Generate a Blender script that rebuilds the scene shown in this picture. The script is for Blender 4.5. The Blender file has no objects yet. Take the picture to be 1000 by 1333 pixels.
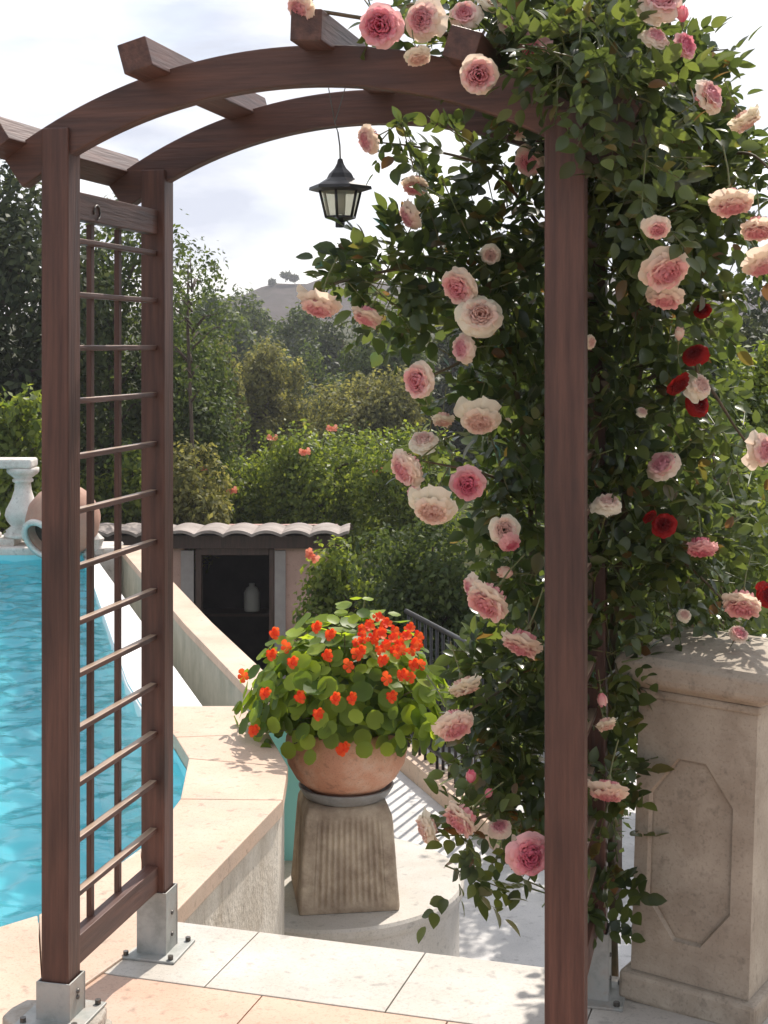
import bpy, math, random
import numpy as np
from mathutils import Vector, Matrix
R = math.radians
rng = np.random.default_rng(11)
random.seed(5)
sc = bpy.context.scene
COL = sc.collection

# ------------------------------------------------------------------ camera
F = 1930.0; PX0 = 500.0; PY0 = 450.0; EYE = 1.70
cam_d = bpy.data.cameras.new('camera'); cam = bpy.data.objects.new('camera', cam_d); COL.objects.link(cam)
cam.location = (0, 0, EYE); cam.rotation_euler = (R(90), 0, 0)
cam_d.sensor_fit = 'VERTICAL'; cam_d.sensor_height = 36; cam_d.sensor_width = 27
cam_d.lens = F * 36 / 1333.0
cam_d.shift_y = -(1333 / 2 - PY0) / 1333.0
cam_d.clip_end = 2000; cam_d.clip_start = 0.05
sc.camera = cam
def P(px, py, Y): return Vector(((px - PX0) / F * Y, Y, EYE - (py - PY0) / F * Y))
def G(px, py, z=0.0):
    Y = (EYE - z) * F / (py - PY0); return Vector(((px - PX0) / F * Y, Y, z))

# ------------------------------------------------------------------ sun, sky, exposure
SUN_AZ, SUN_EL = 23, 50
SD = Vector((math.sin(R(SUN_AZ)) * math.cos(R(SUN_EL)), math.cos(R(SUN_AZ)) * math.cos(R(SUN_EL)), math.sin(R(SUN_EL))))
sd = bpy.data.lights.new('sun', 'SUN'); sd.energy = 3.6; sd.angle = R(0.6); sd.color = (1, 0.93, 0.84)
so = bpy.data.objects.new('sun', sd); COL.objects.link(so)
so.rotation_euler = SD.to_track_quat('Z', 'Y').to_euler()
w = bpy.data.worlds.new('World'); sc.world = w; w.use_nodes = True
nt = w.node_tree; N = nt.nodes; L = nt.links
bg = N['Background']; bg.inputs[1].default_value = 0.14
sky = N.new('ShaderNodeTexSky'); sky.sky_type = 'NISHITA'; sky.sun_disc = False
sky.sun_elevation = R(SUN_EL); sky.sun_rotation = R(SUN_AZ); sky.dust_density = 2.0
tc = N.new('ShaderNodeTexCoord'); mp = N.new('ShaderNodeMapping'); mp.inputs['Scale'].default_value = (1.2, 1.2, 4.2)
mp.inputs['Location'].default_value = (0.3, 0.4, 0.15)
L.new(tc.outputs['Generated'], mp.inputs[0])
n1 = N.new('ShaderNodeTexNoise'); n1.inputs['Scale'].default_value = 2.6; n1.inputs['Detail'].default_value = 9; n1.inputs['Roughness'].default_value = 0.55
n1.inputs['Distortion'].default_value = 0.35
L.new(mp.outputs[0], n1.inputs['Vector'])
cr = N.new('ShaderNodeValToRGB'); cr.color_ramp.elements[0].position = 0.33; cr.color_ramp.elements[1].position = 0.58
cr.color_ramp.elements[0].color = (0.35, 0.35, 0.35, 1)
L.new(n1.outputs[0], cr.inputs[0])
n2 = N.new('ShaderNodeTexNoise'); n2.inputs['Scale'].default_value = 4.5; n2.inputs['Detail'].default_value = 8; L.new(mp.outputs[0], n2.inputs['Vector'])
cc = N.new('ShaderNodeValToRGB'); cc.color_ramp.elements[0].position = 0.36; cc.color_ramp.elements[1].position = 0.6
cc.color_ramp.elements[0].color = (3.3, 3.5, 4.05, 1); cc.color_ramp.elements[1].color = (5.8, 5.8, 5.9, 1)
L.new(n2.outputs[0], cc.inputs[0])
mx = N.new('ShaderNodeMix'); mx.data_type = 'RGBA'
L.new(cr.outputs[0], mx.inputs[0]); L.new(sky.outputs[0], mx.inputs[6]); L.new(cc.outputs[0], mx.inputs[7]); L.new(mx.outputs[2], bg.inputs[0])
sc.view_settings.view_transform = 'Standard'; sc.view_settings.look = 'None'
sc.view_settings.gamma = 1; sc.view_settings.exposure = 0.68
sc.cycles.max_bounces = 8; sc.cycles.transparent_max_bounces = 16

# ------------------------------------------------------------------ materials
MATS = {}
def mat(name, col, rough=0.6, col2=None, scale=8, stretch=(1, 1, 1), bump=0.0, bscale=None, spec=0.5, metal=0, lo=0.35, hi=0.65, detail=6, bdist=0.004, stain=None, stain_scale=2.0, island=None):
    m = bpy.data.materials.new(name); m.use_nodes = True; nt = m.node_tree; N = nt.nodes; L = nt.links
    b = N['Principled BSDF']; b.inputs['Roughness'].default_value = rough; b.inputs['Metallic'].default_value = metal
    b.inputs['Specular IOR Level'].default_value = spec
    b.inputs['Base Color'].default_value = (*col, 1)
    tc = N.new('ShaderNodeTexCoord'); mp = N.new('ShaderNodeMapping'); mp.inputs['Scale'].default_value = stretch
    L.new(tc.outputs['Object'], mp.inputs[0])
    last = None
    if col2:
        n = N.new('ShaderNodeTexNoise'); n.inputs['Scale'].default_value = scale; n.inputs['Detail'].default_value = detail; n.inputs['Roughness'].default_value = 0.65
        L.new(mp.outputs[0], n.inputs['Vector'])
        r = N.new('ShaderNodeValToRGB'); r.color_ramp.elements[0].position = lo; r.color_ramp.elements[1].position = hi
        r.color_ramp.elements[0].color = (*col, 1); r.color_ramp.elements[1].color = (*col2, 1)
        L.new(n.outputs[0], r.inputs[0]); last = r.outputs[0]
    if stain:
        n = N.new('ShaderNodeTexNoise'); n.inputs['Scale'].default_value = stain_scale; n.inputs['Detail'].default_value = 8; n.inputs['Roughness'].default_value = 0.7
        L.new(mp.outputs[0], n.inputs['Vector'])
        r = N.new('ShaderNodeValToRGB'); r.color_ramp.elements[0].position = 0.5; r.color_ramp.elements[1].position = 0.72
        r.color_ramp.elements[0].color = (0, 0, 0, 1); r.color_ramp.elements[1].color = (0.85, 0.85, 0.85, 1)
        L.new(n.outputs[0], r.inputs[0])
        q = N.new('ShaderNodeMix'); q.data_type = 'RGBA'; L.new(r.outputs[0], q.inputs[0])
        if last: L.new(last, q.inputs[6])
        else: q.inputs[6].default_value = (*col, 1)
        q.inputs[7].default_value = (*stain, 1); last = q.outputs[2]
    if name in ('white_tile', 'terracotta_tile', 'coping_stone', 'pillar_stone', 'pale_stone', 'terracotta_pot', 'patio_tile', 'wall_render', 'pink_render'):
        for sc_, lo_, hi_, dk in ((140, .30, .46, .78), (1.7, .30, .62, .84), (26, .28, .40, .72)):
            sn = N.new('ShaderNodeTexNoise'); sn.inputs['Scale'].default_value = sc_; sn.inputs['Detail'].default_value = 3; L.new(tc.outputs['Object'], sn.inputs['Vector'])
            sr = N.new('ShaderNodeMapRange'); sr.inputs['From Min'].default_value = lo_; sr.inputs['From Max'].default_value = hi_; sr.inputs['To Min'].default_value = dk; sr.inputs['To Max'].default_value = 1.0; L.new(sn.outputs[0], sr.inputs['Value'])
            sh_ = N.new('ShaderNodeHueSaturation'); L.new(sr.outputs[0], sh_.inputs['Value']); L.new(last, sh_.inputs['Color']); last = sh_.outputs[0]
    if name.startswith('wood_') and name != 'wood_worn_sunlit':
        vo = N.new('ShaderNodeTexVoronoi'); vo.inputs['Scale'].default_value = 3.2 if name != 'wood_z' else 2.6
        m2 = N.new('ShaderNodeMapping'); m2.inputs['Scale'].default_value = tuple(.45 if q_ < 1 else 1.6 for q_ in stretch); m2.inputs['Location'].default_value = (.37, .21, .53)
        L.new(tc.outputs['Object'], m2.inputs[0]); L.new(m2.outputs[0], vo.inputs['Vector'])
        kr = N.new('ShaderNodeValToRGB'); kr.color_ramp.elements[0].position = .05; kr.color_ramp.elements[1].position = .13; kr.color_ramp.elements[0].color = (.85, .85, .85, 1); kr.color_ramp.elements[1].color = (0, 0, 0, 1)
        L.new(vo.outputs['Distance'], kr.inputs[0]); kq = N.new('ShaderNodeMix'); kq.data_type = 'RGBA'; L.new(kr.outputs[0], kq.inputs[0]); L.new(last, kq.inputs[6]); kq.inputs[7].default_value = (.03, .014, .01, 1); last = kq.outputs[2]
        fn = N.new('ShaderNodeTexNoise'); fn.inputs['Scale'].default_value = 1.3; fn.inputs['Detail'].default_value = 3; L.new(tc.outputs['Object'], fn.inputs['Vector'])
        f2 = N.new('ShaderNodeMapRange'); f2.inputs['From Min'].default_value = .35; f2.inputs['From Max'].default_value = .7; f2.inputs['To Min'].default_value = .72; f2.inputs['To Max'].default_value = 1.25; L.new(fn.outputs[0], f2.inputs['Value'])
        hs = N.new('ShaderNodeHueSaturation'); L.new(f2.outputs[0], hs.inputs['Value']); L.new(last, hs.inputs['Color']); last = hs.outputs[0]
    if last: L.new(last, b.inputs['Base Color'])
    if bump:
        n = N.new('ShaderNodeTexNoise'); n.inputs['Scale'].default_value = bscale or scale * 3; n.inputs['Detail'].default_value = 6
        L.new(mp.outputs[0], n.inputs['Vector'])
        bp = N.new('ShaderNodeBump'); bp.inputs['Strength'].default_value = bump; bp.inputs['Distance'].default_value = bdist
        L.new(n.outputs[0], bp.inputs['Height']); L.new(bp.outputs[0], b.inputs['Normal'])
    MATS[name] = m
    return m

def leafmat(name, c1, c2, trans=0.45, rough=0.45, tcol=None, spec=0.5, attr=None, c3=None, sat=1.0):
    """foliage / petals : front colour varied per leaf, plus light let through"""
    m = bpy.data.materials.new(name); m.use_nodes = True; nt = m.node_tree; N = nt.nodes; L = nt.links
    b = N['Principled BSDF']; b.inputs['Roughness'].default_value = rough; b.inputs['Specular IOR Level'].default_value = spec
    out = N['Material Output']
    r = N.new('ShaderNodeValToRGB'); r.color_ramp.elements[0].color = (*c1, 1); r.color_ramp.elements[1].color = (*c2, 1)
    if c3:
        e = r.color_ramp.elements.new(0.93); e.color = (*c2, 1); r.color_ramp.elements[-1].color = (*c3, 1)
    if attr:
        a = N.new('ShaderNodeAttribute'); a.attribute_name = attr; L.new(a.outputs['Fac'], r.inputs[0])
    else:
        g = N.new('ShaderNodeNewGeometry'); L.new(g.outputs['Random Per Island'], r.inputs[0])
    L.new(r.outputs[0], b.inputs['Base Color'])
    t = N.new('ShaderNodeBsdfTranslucent')
    if tcol:
        q = N.new('ShaderNodeMix'); q.data_type = 'RGBA'; q.blend_type = 'MULTIPLY'; q.inputs[0].default_value = 1
        L.new(r.outputs[0], q.inputs[6]); q.inputs[7].default_value = (*tcol, 1); q.clamp_result = False
        L.new(q.outputs[2], t.inputs[0])
    else: L.new(r.outputs[0], t.inputs[0])
    s = N.new('ShaderNodeMixShader'); s.inputs[0].default_value = trans
    L.new(b.outputs[0], s.inputs[1]); L.new(t.outputs[0], s.inputs[2]); L.new(s.outputs[0], out.inputs[0])
    MATS[name] = m
    return m

WD, WL = (0.048, 0.020, 0.015), (0.140, 0.062, 0.042)
for ax, st in (('z', (9, 9, 0.55)), ('x', (0.55, 9, 9)), ('y', (9, 0.55, 9))):
    mat('wood_' + ax, WD, 0.5, WL, scale=5, stretch=st, bump=0.45, bscale=16, lo=0.3, hi=0.72, spec=0.4, stain=(0.05, 0.024, 0.018), stain_scale=3.5)
mat('wood_worn_sunlit', (0.27, 0.18, 0.12), 0.4, (0.42, 0.30, 0.21), scale=6, stretch=(9, 0.6, 9), bump=0.3, spec=0.5)  # weathered wood, lightened further so the colour carries sunlight and sheen
mat('galvanised', (0.27, 0.28, 0.26), 0.6, (0.44, 0.44, 0.42), scale=14, bump=0.2, metal=0.35, stain=(0.20, 0.14, 0.09), stain_scale=7)
mat('bolt_steel', (0.12, 0.11, 0.1), 0.4, metal=0.8)
mat('white_tile', (0.44, 0.405, 0.35), 0.55, (0.55, 0.51, 0.46), scale=3, bump=0.15, bscale=60, stain=(0.46, 0.41, 0.34), stain_scale=2.5)
mat('grout', (0.43, 0.385, 0.33), 0.9, (0.53, 0.48, 0.42), scale=30)
mat('terracotta_tile', (0.52, 0.33, 0.23), 0.6, (0.60, 0.40, 0.29), scale=3.5, bump=0.2, bscale=50, stain=(0.56, 0.43, 0.34), stain_scale=2.2)
mat('coping_stone', (0.53, 0.37, 0.265), 0.6, (0.60, 0.45, 0.34), scale=3.0, bump=0.2, bscale=40, stain=(0.48, 0.37, 0.29), stain_scale=2.5)
mat('wall_render', (0.52, 0.46, 0.38), 0.85, (0.66, 0.60, 0.51), scale=6, stretch=(1.2, 1.2, 0.8), bump=0.5, bscale=60, stain=(0.36, 0.29, 0.21), stain_scale=4.5, bdist=0.012)
mat('basin_wall', (0.32, 0.32, 0.25), 0.7, (0.45, 0.44, 0.36), scale=5, stretch=(1, 1, 0.8), bump=0.4, stain=(0.18, 0.22, 0.18))
mat('white_paint', (0.66, 0.65, 0.64), 0.5, (0.72, 0.71, 0.70), scale=4)
mat('pale_stone', (0.58, 0.54, 0.49), 0.8, (0.72, 0.68, 0.63), scale=6, bump=0.4, stain=(0.36, 0.30, 0.24), stain_scale=4)
mat('pillar_stone', (0.34, 0.28, 0.215), 0.85, (0.44, 0.375, 0.295), scale=7, bump=0.8, bscale=45, stain=(0.26, 0.205, 0.15), stain_scale=4.5, bdist=0.003)
mat('pedestal_stone', (0.27, 0.205, 0.15), 0.9, (0.50, 0.41, 0.31), scale=7, bump=0.8, bscale=45, stain=(0.17, 0.12, 0.085), stain_scale=5, bdist=0.006)
mat('terracotta_pot', (0.50, 0.22, 0.13), 0.75, (0.62, 0.31, 0.19), scale=5, bump=0.3, bscale=40, stain=(0.60, 0.42, 0.32), stain_scale=5)
mat('saucer_zinc', (0.22, 0.22, 0.22), 0.5, (0.34, 0.33, 0.32), scale=12, bump=0.2, stain=(0.14, 0.12, 0.1))
mat('jar_mouth_dark', (0.03, 0.02, 0.014), 0.95, (0.07, 0.045, 0.03), scale=30, bump=0.9)
mat('pink_render', (0.48, 0.30, 0.25), 0.9, (0.56, 0.37, 0.31), scale=4, bump=0.4, stain=(0.33, 0.20, 0.16), stain_scale=2)
mat('grey_paint', (0.27, 0.235, 0.23), 0.7, (0.35, 0.31, 0.30), scale=5)
mat('dark_wood', (0.045, 0.025, 0.02), 0.5, (0.08, 0.042, 0.035), scale=8, stretch=(5, 5, 0.6), bump=0.3)
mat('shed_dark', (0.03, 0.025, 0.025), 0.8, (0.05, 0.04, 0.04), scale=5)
mat('roof_tile', (0.19, 0.16, 0.14), 0.8, (0.34, 0.29, 0.26), scale=5, bump=0.5, stain=(0.25, 0.2, 0.17), stain_scale=6)
mat('black_iron', (0.012, 0.012, 0.014), 0.4, (0.025, 0.022, 0.022), scale=30, bump=0.2)
mat('bark', (0.05, 0.035, 0.025), 0.9, (0.12, 0.085, 0.06), scale=12, stretch=(3, 3, 0.6), bump=0.9, bdist=0.01)
mat('cane', (0.06, 0.05, 0.025), 0.7, (0.13, 0.085, 0.045), scale=15, bump=0.4)
mat('green_stem', (0.08, 0.13, 0.03), 0.5, (0.16, 0.12, 0.05), scale=14)
mat('ground', (0.03, 0.04, 0.016), 0.95, (0.085, 0.075, 0.04), scale=0.6, spec=0.02, bump=0.8, bscale=3, stain=(0.04, 0.055, 0.02), stain_scale=0.3)
mat('hill', (0.050, 0.043, 0.040), 0.95, (0.085, 0.070, 0.060), spec=0.02, scale=0.05, bump=0.5, bscale=0.3, stain=(0.028, 0.034, 0.022), stain_scale=0.07, bdist=1)
mat('mortar', (0.33, 0.29, 0.24), 0.95, (0.45, 0.41, 0.36), scale=20, bump=1, bscale=40, stain=(0.18, 0.15, 0.12), bdist=0.01)
mat('patio_tile', (0.50, 0.49, 0.48), 0.6, (0.62, 0.60, 0.58), scale=3, bump=0.15, stain=(0.40, 0.38, 0.36))
mat('plastic_white', (0.62, 0.62, 0.6), 0.5)
mat('wire', (0.15, 0.14, 0.13), 0.4, metal=0.7)

def pool_tile():
    m = mat('pool_tile', (0.10, 0.42, 0.58), 0.35)
    nt = m.node_tree; N = nt.nodes; L = nt.links; b = N['Principled BSDF']
    tc = N.new('ShaderNodeTexCoord'); v = N.new('ShaderNodeTexBrick'); v.offset = 0
    v.inputs['Scale'].default_value = 1; v.inputs['Brick Width'].default_value = 0.3; v.inputs['Row Height'].default_value = 0.3
    v.inputs['Mortar Size'].default_value = 0.004
    v.inputs['Color1'].default_value = (0.23, 0.63, 0.70, 1); v.inputs['Color2'].default_value = (0.26, 0.68, 0.74, 1); v.inputs['Mortar'].default_value = (0.28, 0.67, 0.71, 1)
    L.new(tc.outputs['Object'], v.inputs['Vector']); L.new(v.outputs[0], b.inputs['Base Color'])
pool_tile()
def water():
    m = bpy.data.materials.new('water'); m.use_nodes = True; nt = m.node_tree; N = nt.nodes; L = nt.links
    N.remove(N['Principled BSDF']); out = N['Material Output']
    tr = N.new('ShaderNodeBsdfTransparent'); tr.inputs[0].default_value = (0.64, 0.93, 0.96, 1)
    gl = N.new('ShaderNodeBsdfGlossy'); gl.inputs['Roughness'].default_value = 0.03
    tc = N.new('ShaderNodeTexCoord')
    mp = N.new('ShaderNodeMapping'); mp.inputs['Scale'].default_value = (.8, 1.9, 1); mp.inputs['Rotation'].default_value = (0, 0, R(12)); L.new(tc.outputs['Object'], mp.inputs[0])
    n = N.new('ShaderNodeTexNoise'); n.inputs['Scale'].default_value = 4.5; n.inputs['Detail'].default_value = 4; n.inputs['Distortion'].default_value = 1.2; L.new(mp.outputs[0], n.inputs['Vector'])
    n2 = N.new('ShaderNodeTexNoise'); n2.inputs['Scale'].default_value = 15; n2.inputs['Detail'].default_value = 2; n2.inputs['Distortion'].default_value = 0.5; L.new(mp.outputs[0], n2.inputs['Vector'])
    ad = N.new('ShaderNodeMath'); ad.operation = 'MULTIPLY_ADD'; L.new(n2.outputs[0], ad.inputs[0]); ad.inputs[1].default_value = 0.3; L.new(n.outputs[0], ad.inputs[2])
    bp = N.new('ShaderNodeBump'); bp.inputs['Strength'].default_value = 0.6; bp.inputs['Distance'].default_value = 0.012; L.new(ad.outputs[0], bp.inputs['Height'])
    fr = N.new('ShaderNodeFresnel'); ge = N.new('ShaderNodeNewGeometry'); io = N.new('ShaderNodeMapRange'); io.inputs['To Min'].default_value = 1.33; io.inputs['To Max'].default_value = 1 / 1.33; L.new(ge.outputs['Backfacing'], io.inputs['Value']); L.new(io.outputs[0], fr.inputs[0]); L.new(bp.outputs[0], fr.inputs['Normal']); L.new(bp.outputs[0], gl.inputs['Normal'])
    rf = N.new('ShaderNodeBsdfRefraction'); rf.inputs['IOR'].default_value = 1.33; rf.inputs['Roughness'].default_value = 0; rf.inputs[0].default_value = (0.64, 0.93, 0.97, 1); L.new(bp.outputs[0], rf.inputs['Normal'])
    tm = N.new('ShaderNodeMixShader'); tm.inputs[0].default_value = .45; L.new(tr.outputs[0], tm.inputs[1]); L.new(rf.outputs[0], tm.inputs[2])
    s = N.new('ShaderNodeMixShader'); L.new(fr.outputs[0], s.inputs[0]); L.new(tm.outputs[0], s.inputs[1]); L.new(gl.outputs[0], s.inputs[2]); L.new(s.outputs[0], out.inputs[0])
    MATS['water'] = m
water()
def glassm():
    m = bpy.data.materials.new('lantern_glass'); m.use_nodes = True; nt = m.node_tree; N = nt.nodes; L = nt.links
    b = N['Principled BSDF']; b.inputs['Base Color'].default_value = (0.75, 0.72, 0.6, 1); b.inputs['Roughness'].default_value = 0.35
    t = N.new('ShaderNodeBsdfTranslucent'); t.inputs[0].default_value = (0.85, 0.8, 0.66, 1)
    tt = N.new('ShaderNodeBsdfTransparent'); tt.inputs[0].default_value = (0.9, 0.88, 0.78, 1)
    s = N.new('ShaderNodeMixShader'); s.inputs[0].default_value = 0.75; L.new(b.outputs[0], s.inputs[1]); L.new(t.outputs[0], s.inputs[2])
    s2 = N.new('ShaderNodeMixShader'); s2.inputs[0].default_value = 0.6; L.new(s.outputs[0], s2.inputs[1]); L.new(tt.outputs[0], s2.inputs[2])
    L.new(s2.outputs[0], N['Material Output'].inputs[0]); MATS['lantern_glass'] = m
glassm()

# foliage colours
leafmat('rose_leaf', (0.024, 0.040, 0.018), (0.072, 0.10, 0.032), 0.40, 0.30, tcol=(3.4, 3.0, 1.5), c3=(0.10, 0.05, 0.025))
leafmat('leaf_bright', (0.065, 0.105, 0.022), (0.20, 0.24, 0.045), 0.48, 0.5, tcol=(2.0, 1.9, 1.0), spec=.3)
leafmat('leaf_mid', (0.035, 0.058, 0.018), (0.10, 0.13, 0.04), 0.42, 0.55, tcol=(1.9, 1.8, 1.1), spec=.25)
leafmat('leaf_dark', (0.022, 0.034, 0.017), (0.060, 0.075, 0.032), 0.35, 0.55, tcol=(1.7, 1.6, 1.2), spec=.2)
leafmat('leaf_olive', (0.075, 0.085, 0.032), (0.24, 0.235, 0.085), 0.45, 0.6, tcol=(1.9, 1.75, 1.1), spec=.2)
leafmat('leaf_pot', (0.06, 0.11, 0.016), (0.27, 0.34, 0.04), 0.5, 0.45, tcol=(2.2, 2.1, 0.9), spec=.3)
leafmat('petal_pink', (0.82, 0.27, 0.33), (0.86, 0.72, 0.58), 0.42, 0.55, attr='tint', spec=0.2)
leafmat('petal_deep', (0.80, 0.14, 0.24), (0.86, 0.52, 0.50), 0.42, 0.55, attr='tint', spec=0.2)
leafmat('petal_cream', (0.84, 0.50, 0.42), (0.86, 0.78, 0.62), 0.42, 0.55, attr='tint', spec=0.2)
leafmat('petal_red', (0.16, 0.006, 0.008), (0.38, 0.015, 0.012), 0.5, 0.5, attr='tint', spec=0.2)
leafmat('petal_orange', (0.82, 0.035, 0.012), (0.92, 0.16, 0.03), 0.5, 0.5, spec=0.2)

# ------------------------------------------------------------------ mesh helpers
class MB:
    def __init__(s): s.v = []; s.f = []; s.sm = []
    def add(s, vs, fs, smooth=False):
        o = len(s.v); s.v += [tuple(v) for v in vs]; s.f += [tuple(i + o for i in f) for f in fs]; s.sm += [smooth] * len(fs); return s
    def box(s, c, size, M=None):
        hx, hy, hz = size[0] / 2, size[1] / 2, size[2] / 2
        vs = [Vector((x, y, z)) for x in (-hx, hx) for y in (-hy, hy) for z in (-hz, hz)]
        if M is not None: vs = [M @ v for v in vs]
        vs = [v + Vector(c) for v in vs]
        return s.add(vs, [(0, 1, 3, 2), (4, 6, 7, 5), (0, 4, 5, 1), (2, 3, 7, 6), (0, 2, 6, 4), (1, 5, 7, 3)])
    def prism(s, poly, z0, z1):
        n = len(poly)
        vs = [(p[0], p[1], z0) for p in poly] + [(p[0], p[1], z1) for p in poly]
        a = sum(poly[i][0] * poly[(i + 1) % n][1] - poly[(i + 1) % n][0] * poly[i][1] for i in range(n))
        idx = list(range(n)) if a > 0 else list(range(n))[::-1]
        fs = [tuple(reversed(idx)), tuple(i + n for i in idx)]
        for k in range(n):
            i, j = idx[k], idx[(k + 1) % n]; fs.append((i, j, j + n, i + n))
        return s.add(vs, fs)
    def lathe(s, prof, seg=32, c=(0, 0, 0), M=None, rot=0, smooth=True):
        vs = []; fs = []
        for (r, z) in prof:
            for k in range(seg):
                a = 2 * math.pi * k / seg + rot; v = Vector((r * math.cos(a), r * math.sin(a), z))
                if M is not None: v = M @ v
                vs.append(v + Vector(c))
        for i in range(len(prof) - 1):
            for k in range(seg):
                k2 = (k + 1) % seg; fs.append((i * seg + k, i * seg + k2, (i + 1) * seg + k2, (i + 1) * seg + k))
        return s.add(vs, fs, smooth)
    def tube(s, pts, rads, seg=8, cap=True):
        pts = [Vector(p) for p in pts]
        if not hasattr(rads, '__len__'): rads = [rads] * len(pts)
        vs = []; fs = []; up = Vector((0.13, 0.27, 0.95))
        for i, p in enumerate(pts):
            t = (pts[min(i + 1, len(pts) - 1)] - pts[max(i - 1, 0)])
            if t.length < 1e-9: t = Vector((0, 0, 1))
            t.normalize()
            a = t.cross(up)
            if a.length < 0.05: a = t.cross(Vector((1, 0, 0)))
            a.normalize(); b = t.cross(a)
            for k in range(seg):
                q = 2 * math.pi * k / seg; vs.append(p + (a * math.cos(q) + b * math.sin(q)) * rads[i])
        for i in range(len(pts) - 1):
            for k in range(seg):
                k2 = (k + 1) % seg; fs.append((i * seg + k, (i + 1) * seg + k, (i + 1) * seg + k2, i * seg + k2))
        if cap: fs += [tuple(range(seg)), tuple(reversed(range((len(pts) - 1) * seg, len(pts) * seg)))]
        return s.add(vs, fs, True)
    def build(s, name, m, parent=None, bevel=0, loc=None, rz=0):
        me = bpy.data.meshes.new(name); me.from_pydata(s.v, [], s.f)
        me.polygons.foreach_set('use_smooth', s.sm); me.update()
        return finish(name, me, m, parent, bevel, loc, rz)
def finish(name, me, m, parent=None, bevel=0, loc=None, rz=0):
    me.materials.append(MATS[m] if isinstance(m, str) else m)
    o = bpy.data.objects.new(name, me); COL.objects.link(o)
    if parent: o.parent = parent
    if loc is not None: o.location = loc
    if rz: o.rotation_euler = (0, 0, rz)
    if bevel:
        b = o.modifiers.new('bevel', 'BEVEL'); b.width = bevel; b.segments = 2; b.limit_method = 'ANGLE'; b.angle_limit = R(40)
    return o
def tag(o, label=None, cat=None, group=None, kind=None):
    if label: o['label'] = label
    if cat: o['category'] = cat
    if group: o['group'] = group
    if kind: o['kind'] = kind
    return o
def empty(name, loc, rz=0):
    o = bpy.data.objects.new(name, None); COL.objects.link(o); o.location = loc; o.rotation_euler = (0, 0, rz); o.empty_display_size = 0.1; return o
def kids(o): return [c for c in bpy.data.objects if c.parent == o]
def copy_tree(o, parent=None):
    c = o.copy(); COL.objects.link(c); c.parent = parent
    for ch in kids(o): copy_tree(ch, c)
    return c

# leaf templates (length along +Y, normal +Z, unit length)
LEAF4 = (np.array([(0, 0, 0), (.27, .5, .05), (0, 1, -.04), (-.27, .5, .05)]), np.array([(0, 1, 2, 3)]))
def _leafr():
    E = [(0, 0, 0), (.19, .12, .05), (.29, .32, .08), (.30, .52, .07), (.20, .76, .02), (0, 1, -.08), (-.20, .76, .02), (-.30, .52, .07), (-.29, .32, .08), (-.19, .12, .05)]
    v = E + [(0, .34, 0), (0, .66, -.01)]
    f = [(0, 1, 2, 10), (2, 3, 11, 10), (3, 4, 11, 11), (4, 5, 11, 11), (5, 6, 11, 11), (6, 7, 11, 11), (7, 8, 10, 11), (8, 9, 0, 10)]
    return np.array(v), np.array(f)
LEAF_R = _leafr()
def inst(tmpl, pos, dirs, nrm, size):
    """place the leaf template at many points; returns verts, faces"""
    tv, tf = tmpl
    pos = np.asarray(pos); d = np.asarray(dirs); n = np.asarray(nrm); size = np.asarray(size)
    d = d / (np.linalg.norm(d, axis=1, keepdims=True) + 1e-9)
    x = np.cross(d, n); x /= (np.linalg.norm(x, axis=1, keepdims=True) + 1e-9)
    n = np.cross(x, d)
    V = pos[:, None, :] + size[:, None, None] * (tv[None, :, 0:1] * x[:, None, :] + tv[None, :, 1:2] * d[:, None, :] + tv[None, :, 2:3] * n[:, None, :])
    k = tv.shape[0]; Fa = tf[None] + (np.arange(len(pos)) * k)[:, None, None]
    return V.reshape(-1, 3), Fa.reshape(-1, tf.shape[1])
def np_mesh(name, V, Fa, smooth=False):
    me = bpy.data.meshes.new(name)
    fs = []
    if Fa.shape[1] == 4 and (Fa[:, 2] == Fa[:, 3]).any():
        counts = np.where(Fa[:, 2] == Fa[:, 3], 3, 4)
    else: counts = np.full(len(Fa), Fa.shape[1])
    mask = np.arange(Fa.shape[1])[None] < counts[:, None]
    loops = Fa[mask]
    me.vertices.add(len(V)); me.vertices.foreach_set('co', V.astype(np.float32).ravel())
    me.loops.add(len(loops)); me.loops.foreach_set('vertex_index', loops.astype(np.int32))
    me.polygons.add(len(Fa)); st = np.concatenate([[0], np.cumsum(counts)[:-1]])
    me.polygons.foreach_set('loop_start', st.astype(np.int32)); me.polygons.foreach_set('loop_total', counts.astype(np.int32))
    me.update(calc_edges=True); me.validate()
    if smooth: me.polygons.foreach_set('use_smooth', [True] * len(me.polygons))
    return me
def rdir(n):
    v = rng.normal(size=(n, 3)); return v / np.linalg.norm(v, axis=1, keepdims=True)

# ================================================================== GROUND, HILL
def smooth01(t): t = max(0, min(1, t)); return t * t * (3 - 2 * t)
def terr(x, y):
    z = -2.5 + 0.6 * math.sin(x * 0.13 + 1) * smooth01((y - 22) / 20)
    z += 4.2 * smooth01((y - 26) / 75) + 5.5 * smooth01((y - 110) / 160)
    if y < 18: z = -2.5
    if y < -1: z = -2.5
    return z
m = MB(); xs = [-600, -350, -200, -120] + list(range(-80, 81, 5)) + [120, 200, 350, 600]; ys = [-150, -60, -20, -5, 0, 5, 10, 14, 18] + list(range(20, 130, 5)) + [150, 180, 220, 260, 350, 600, 1200]
vs = [(x, y, terr(x, y)) for y in ys for x in xs]; nx = len(xs)
m.add(vs, [(j * nx + i, j * nx + i + 1, (j + 1) * nx + i + 1, (j + 1) * nx + i) for j in range(len(ys) - 1) for i in range(nx - 1)], True)
tag(m.build('ground', 'ground'), kind='structure')
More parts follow.
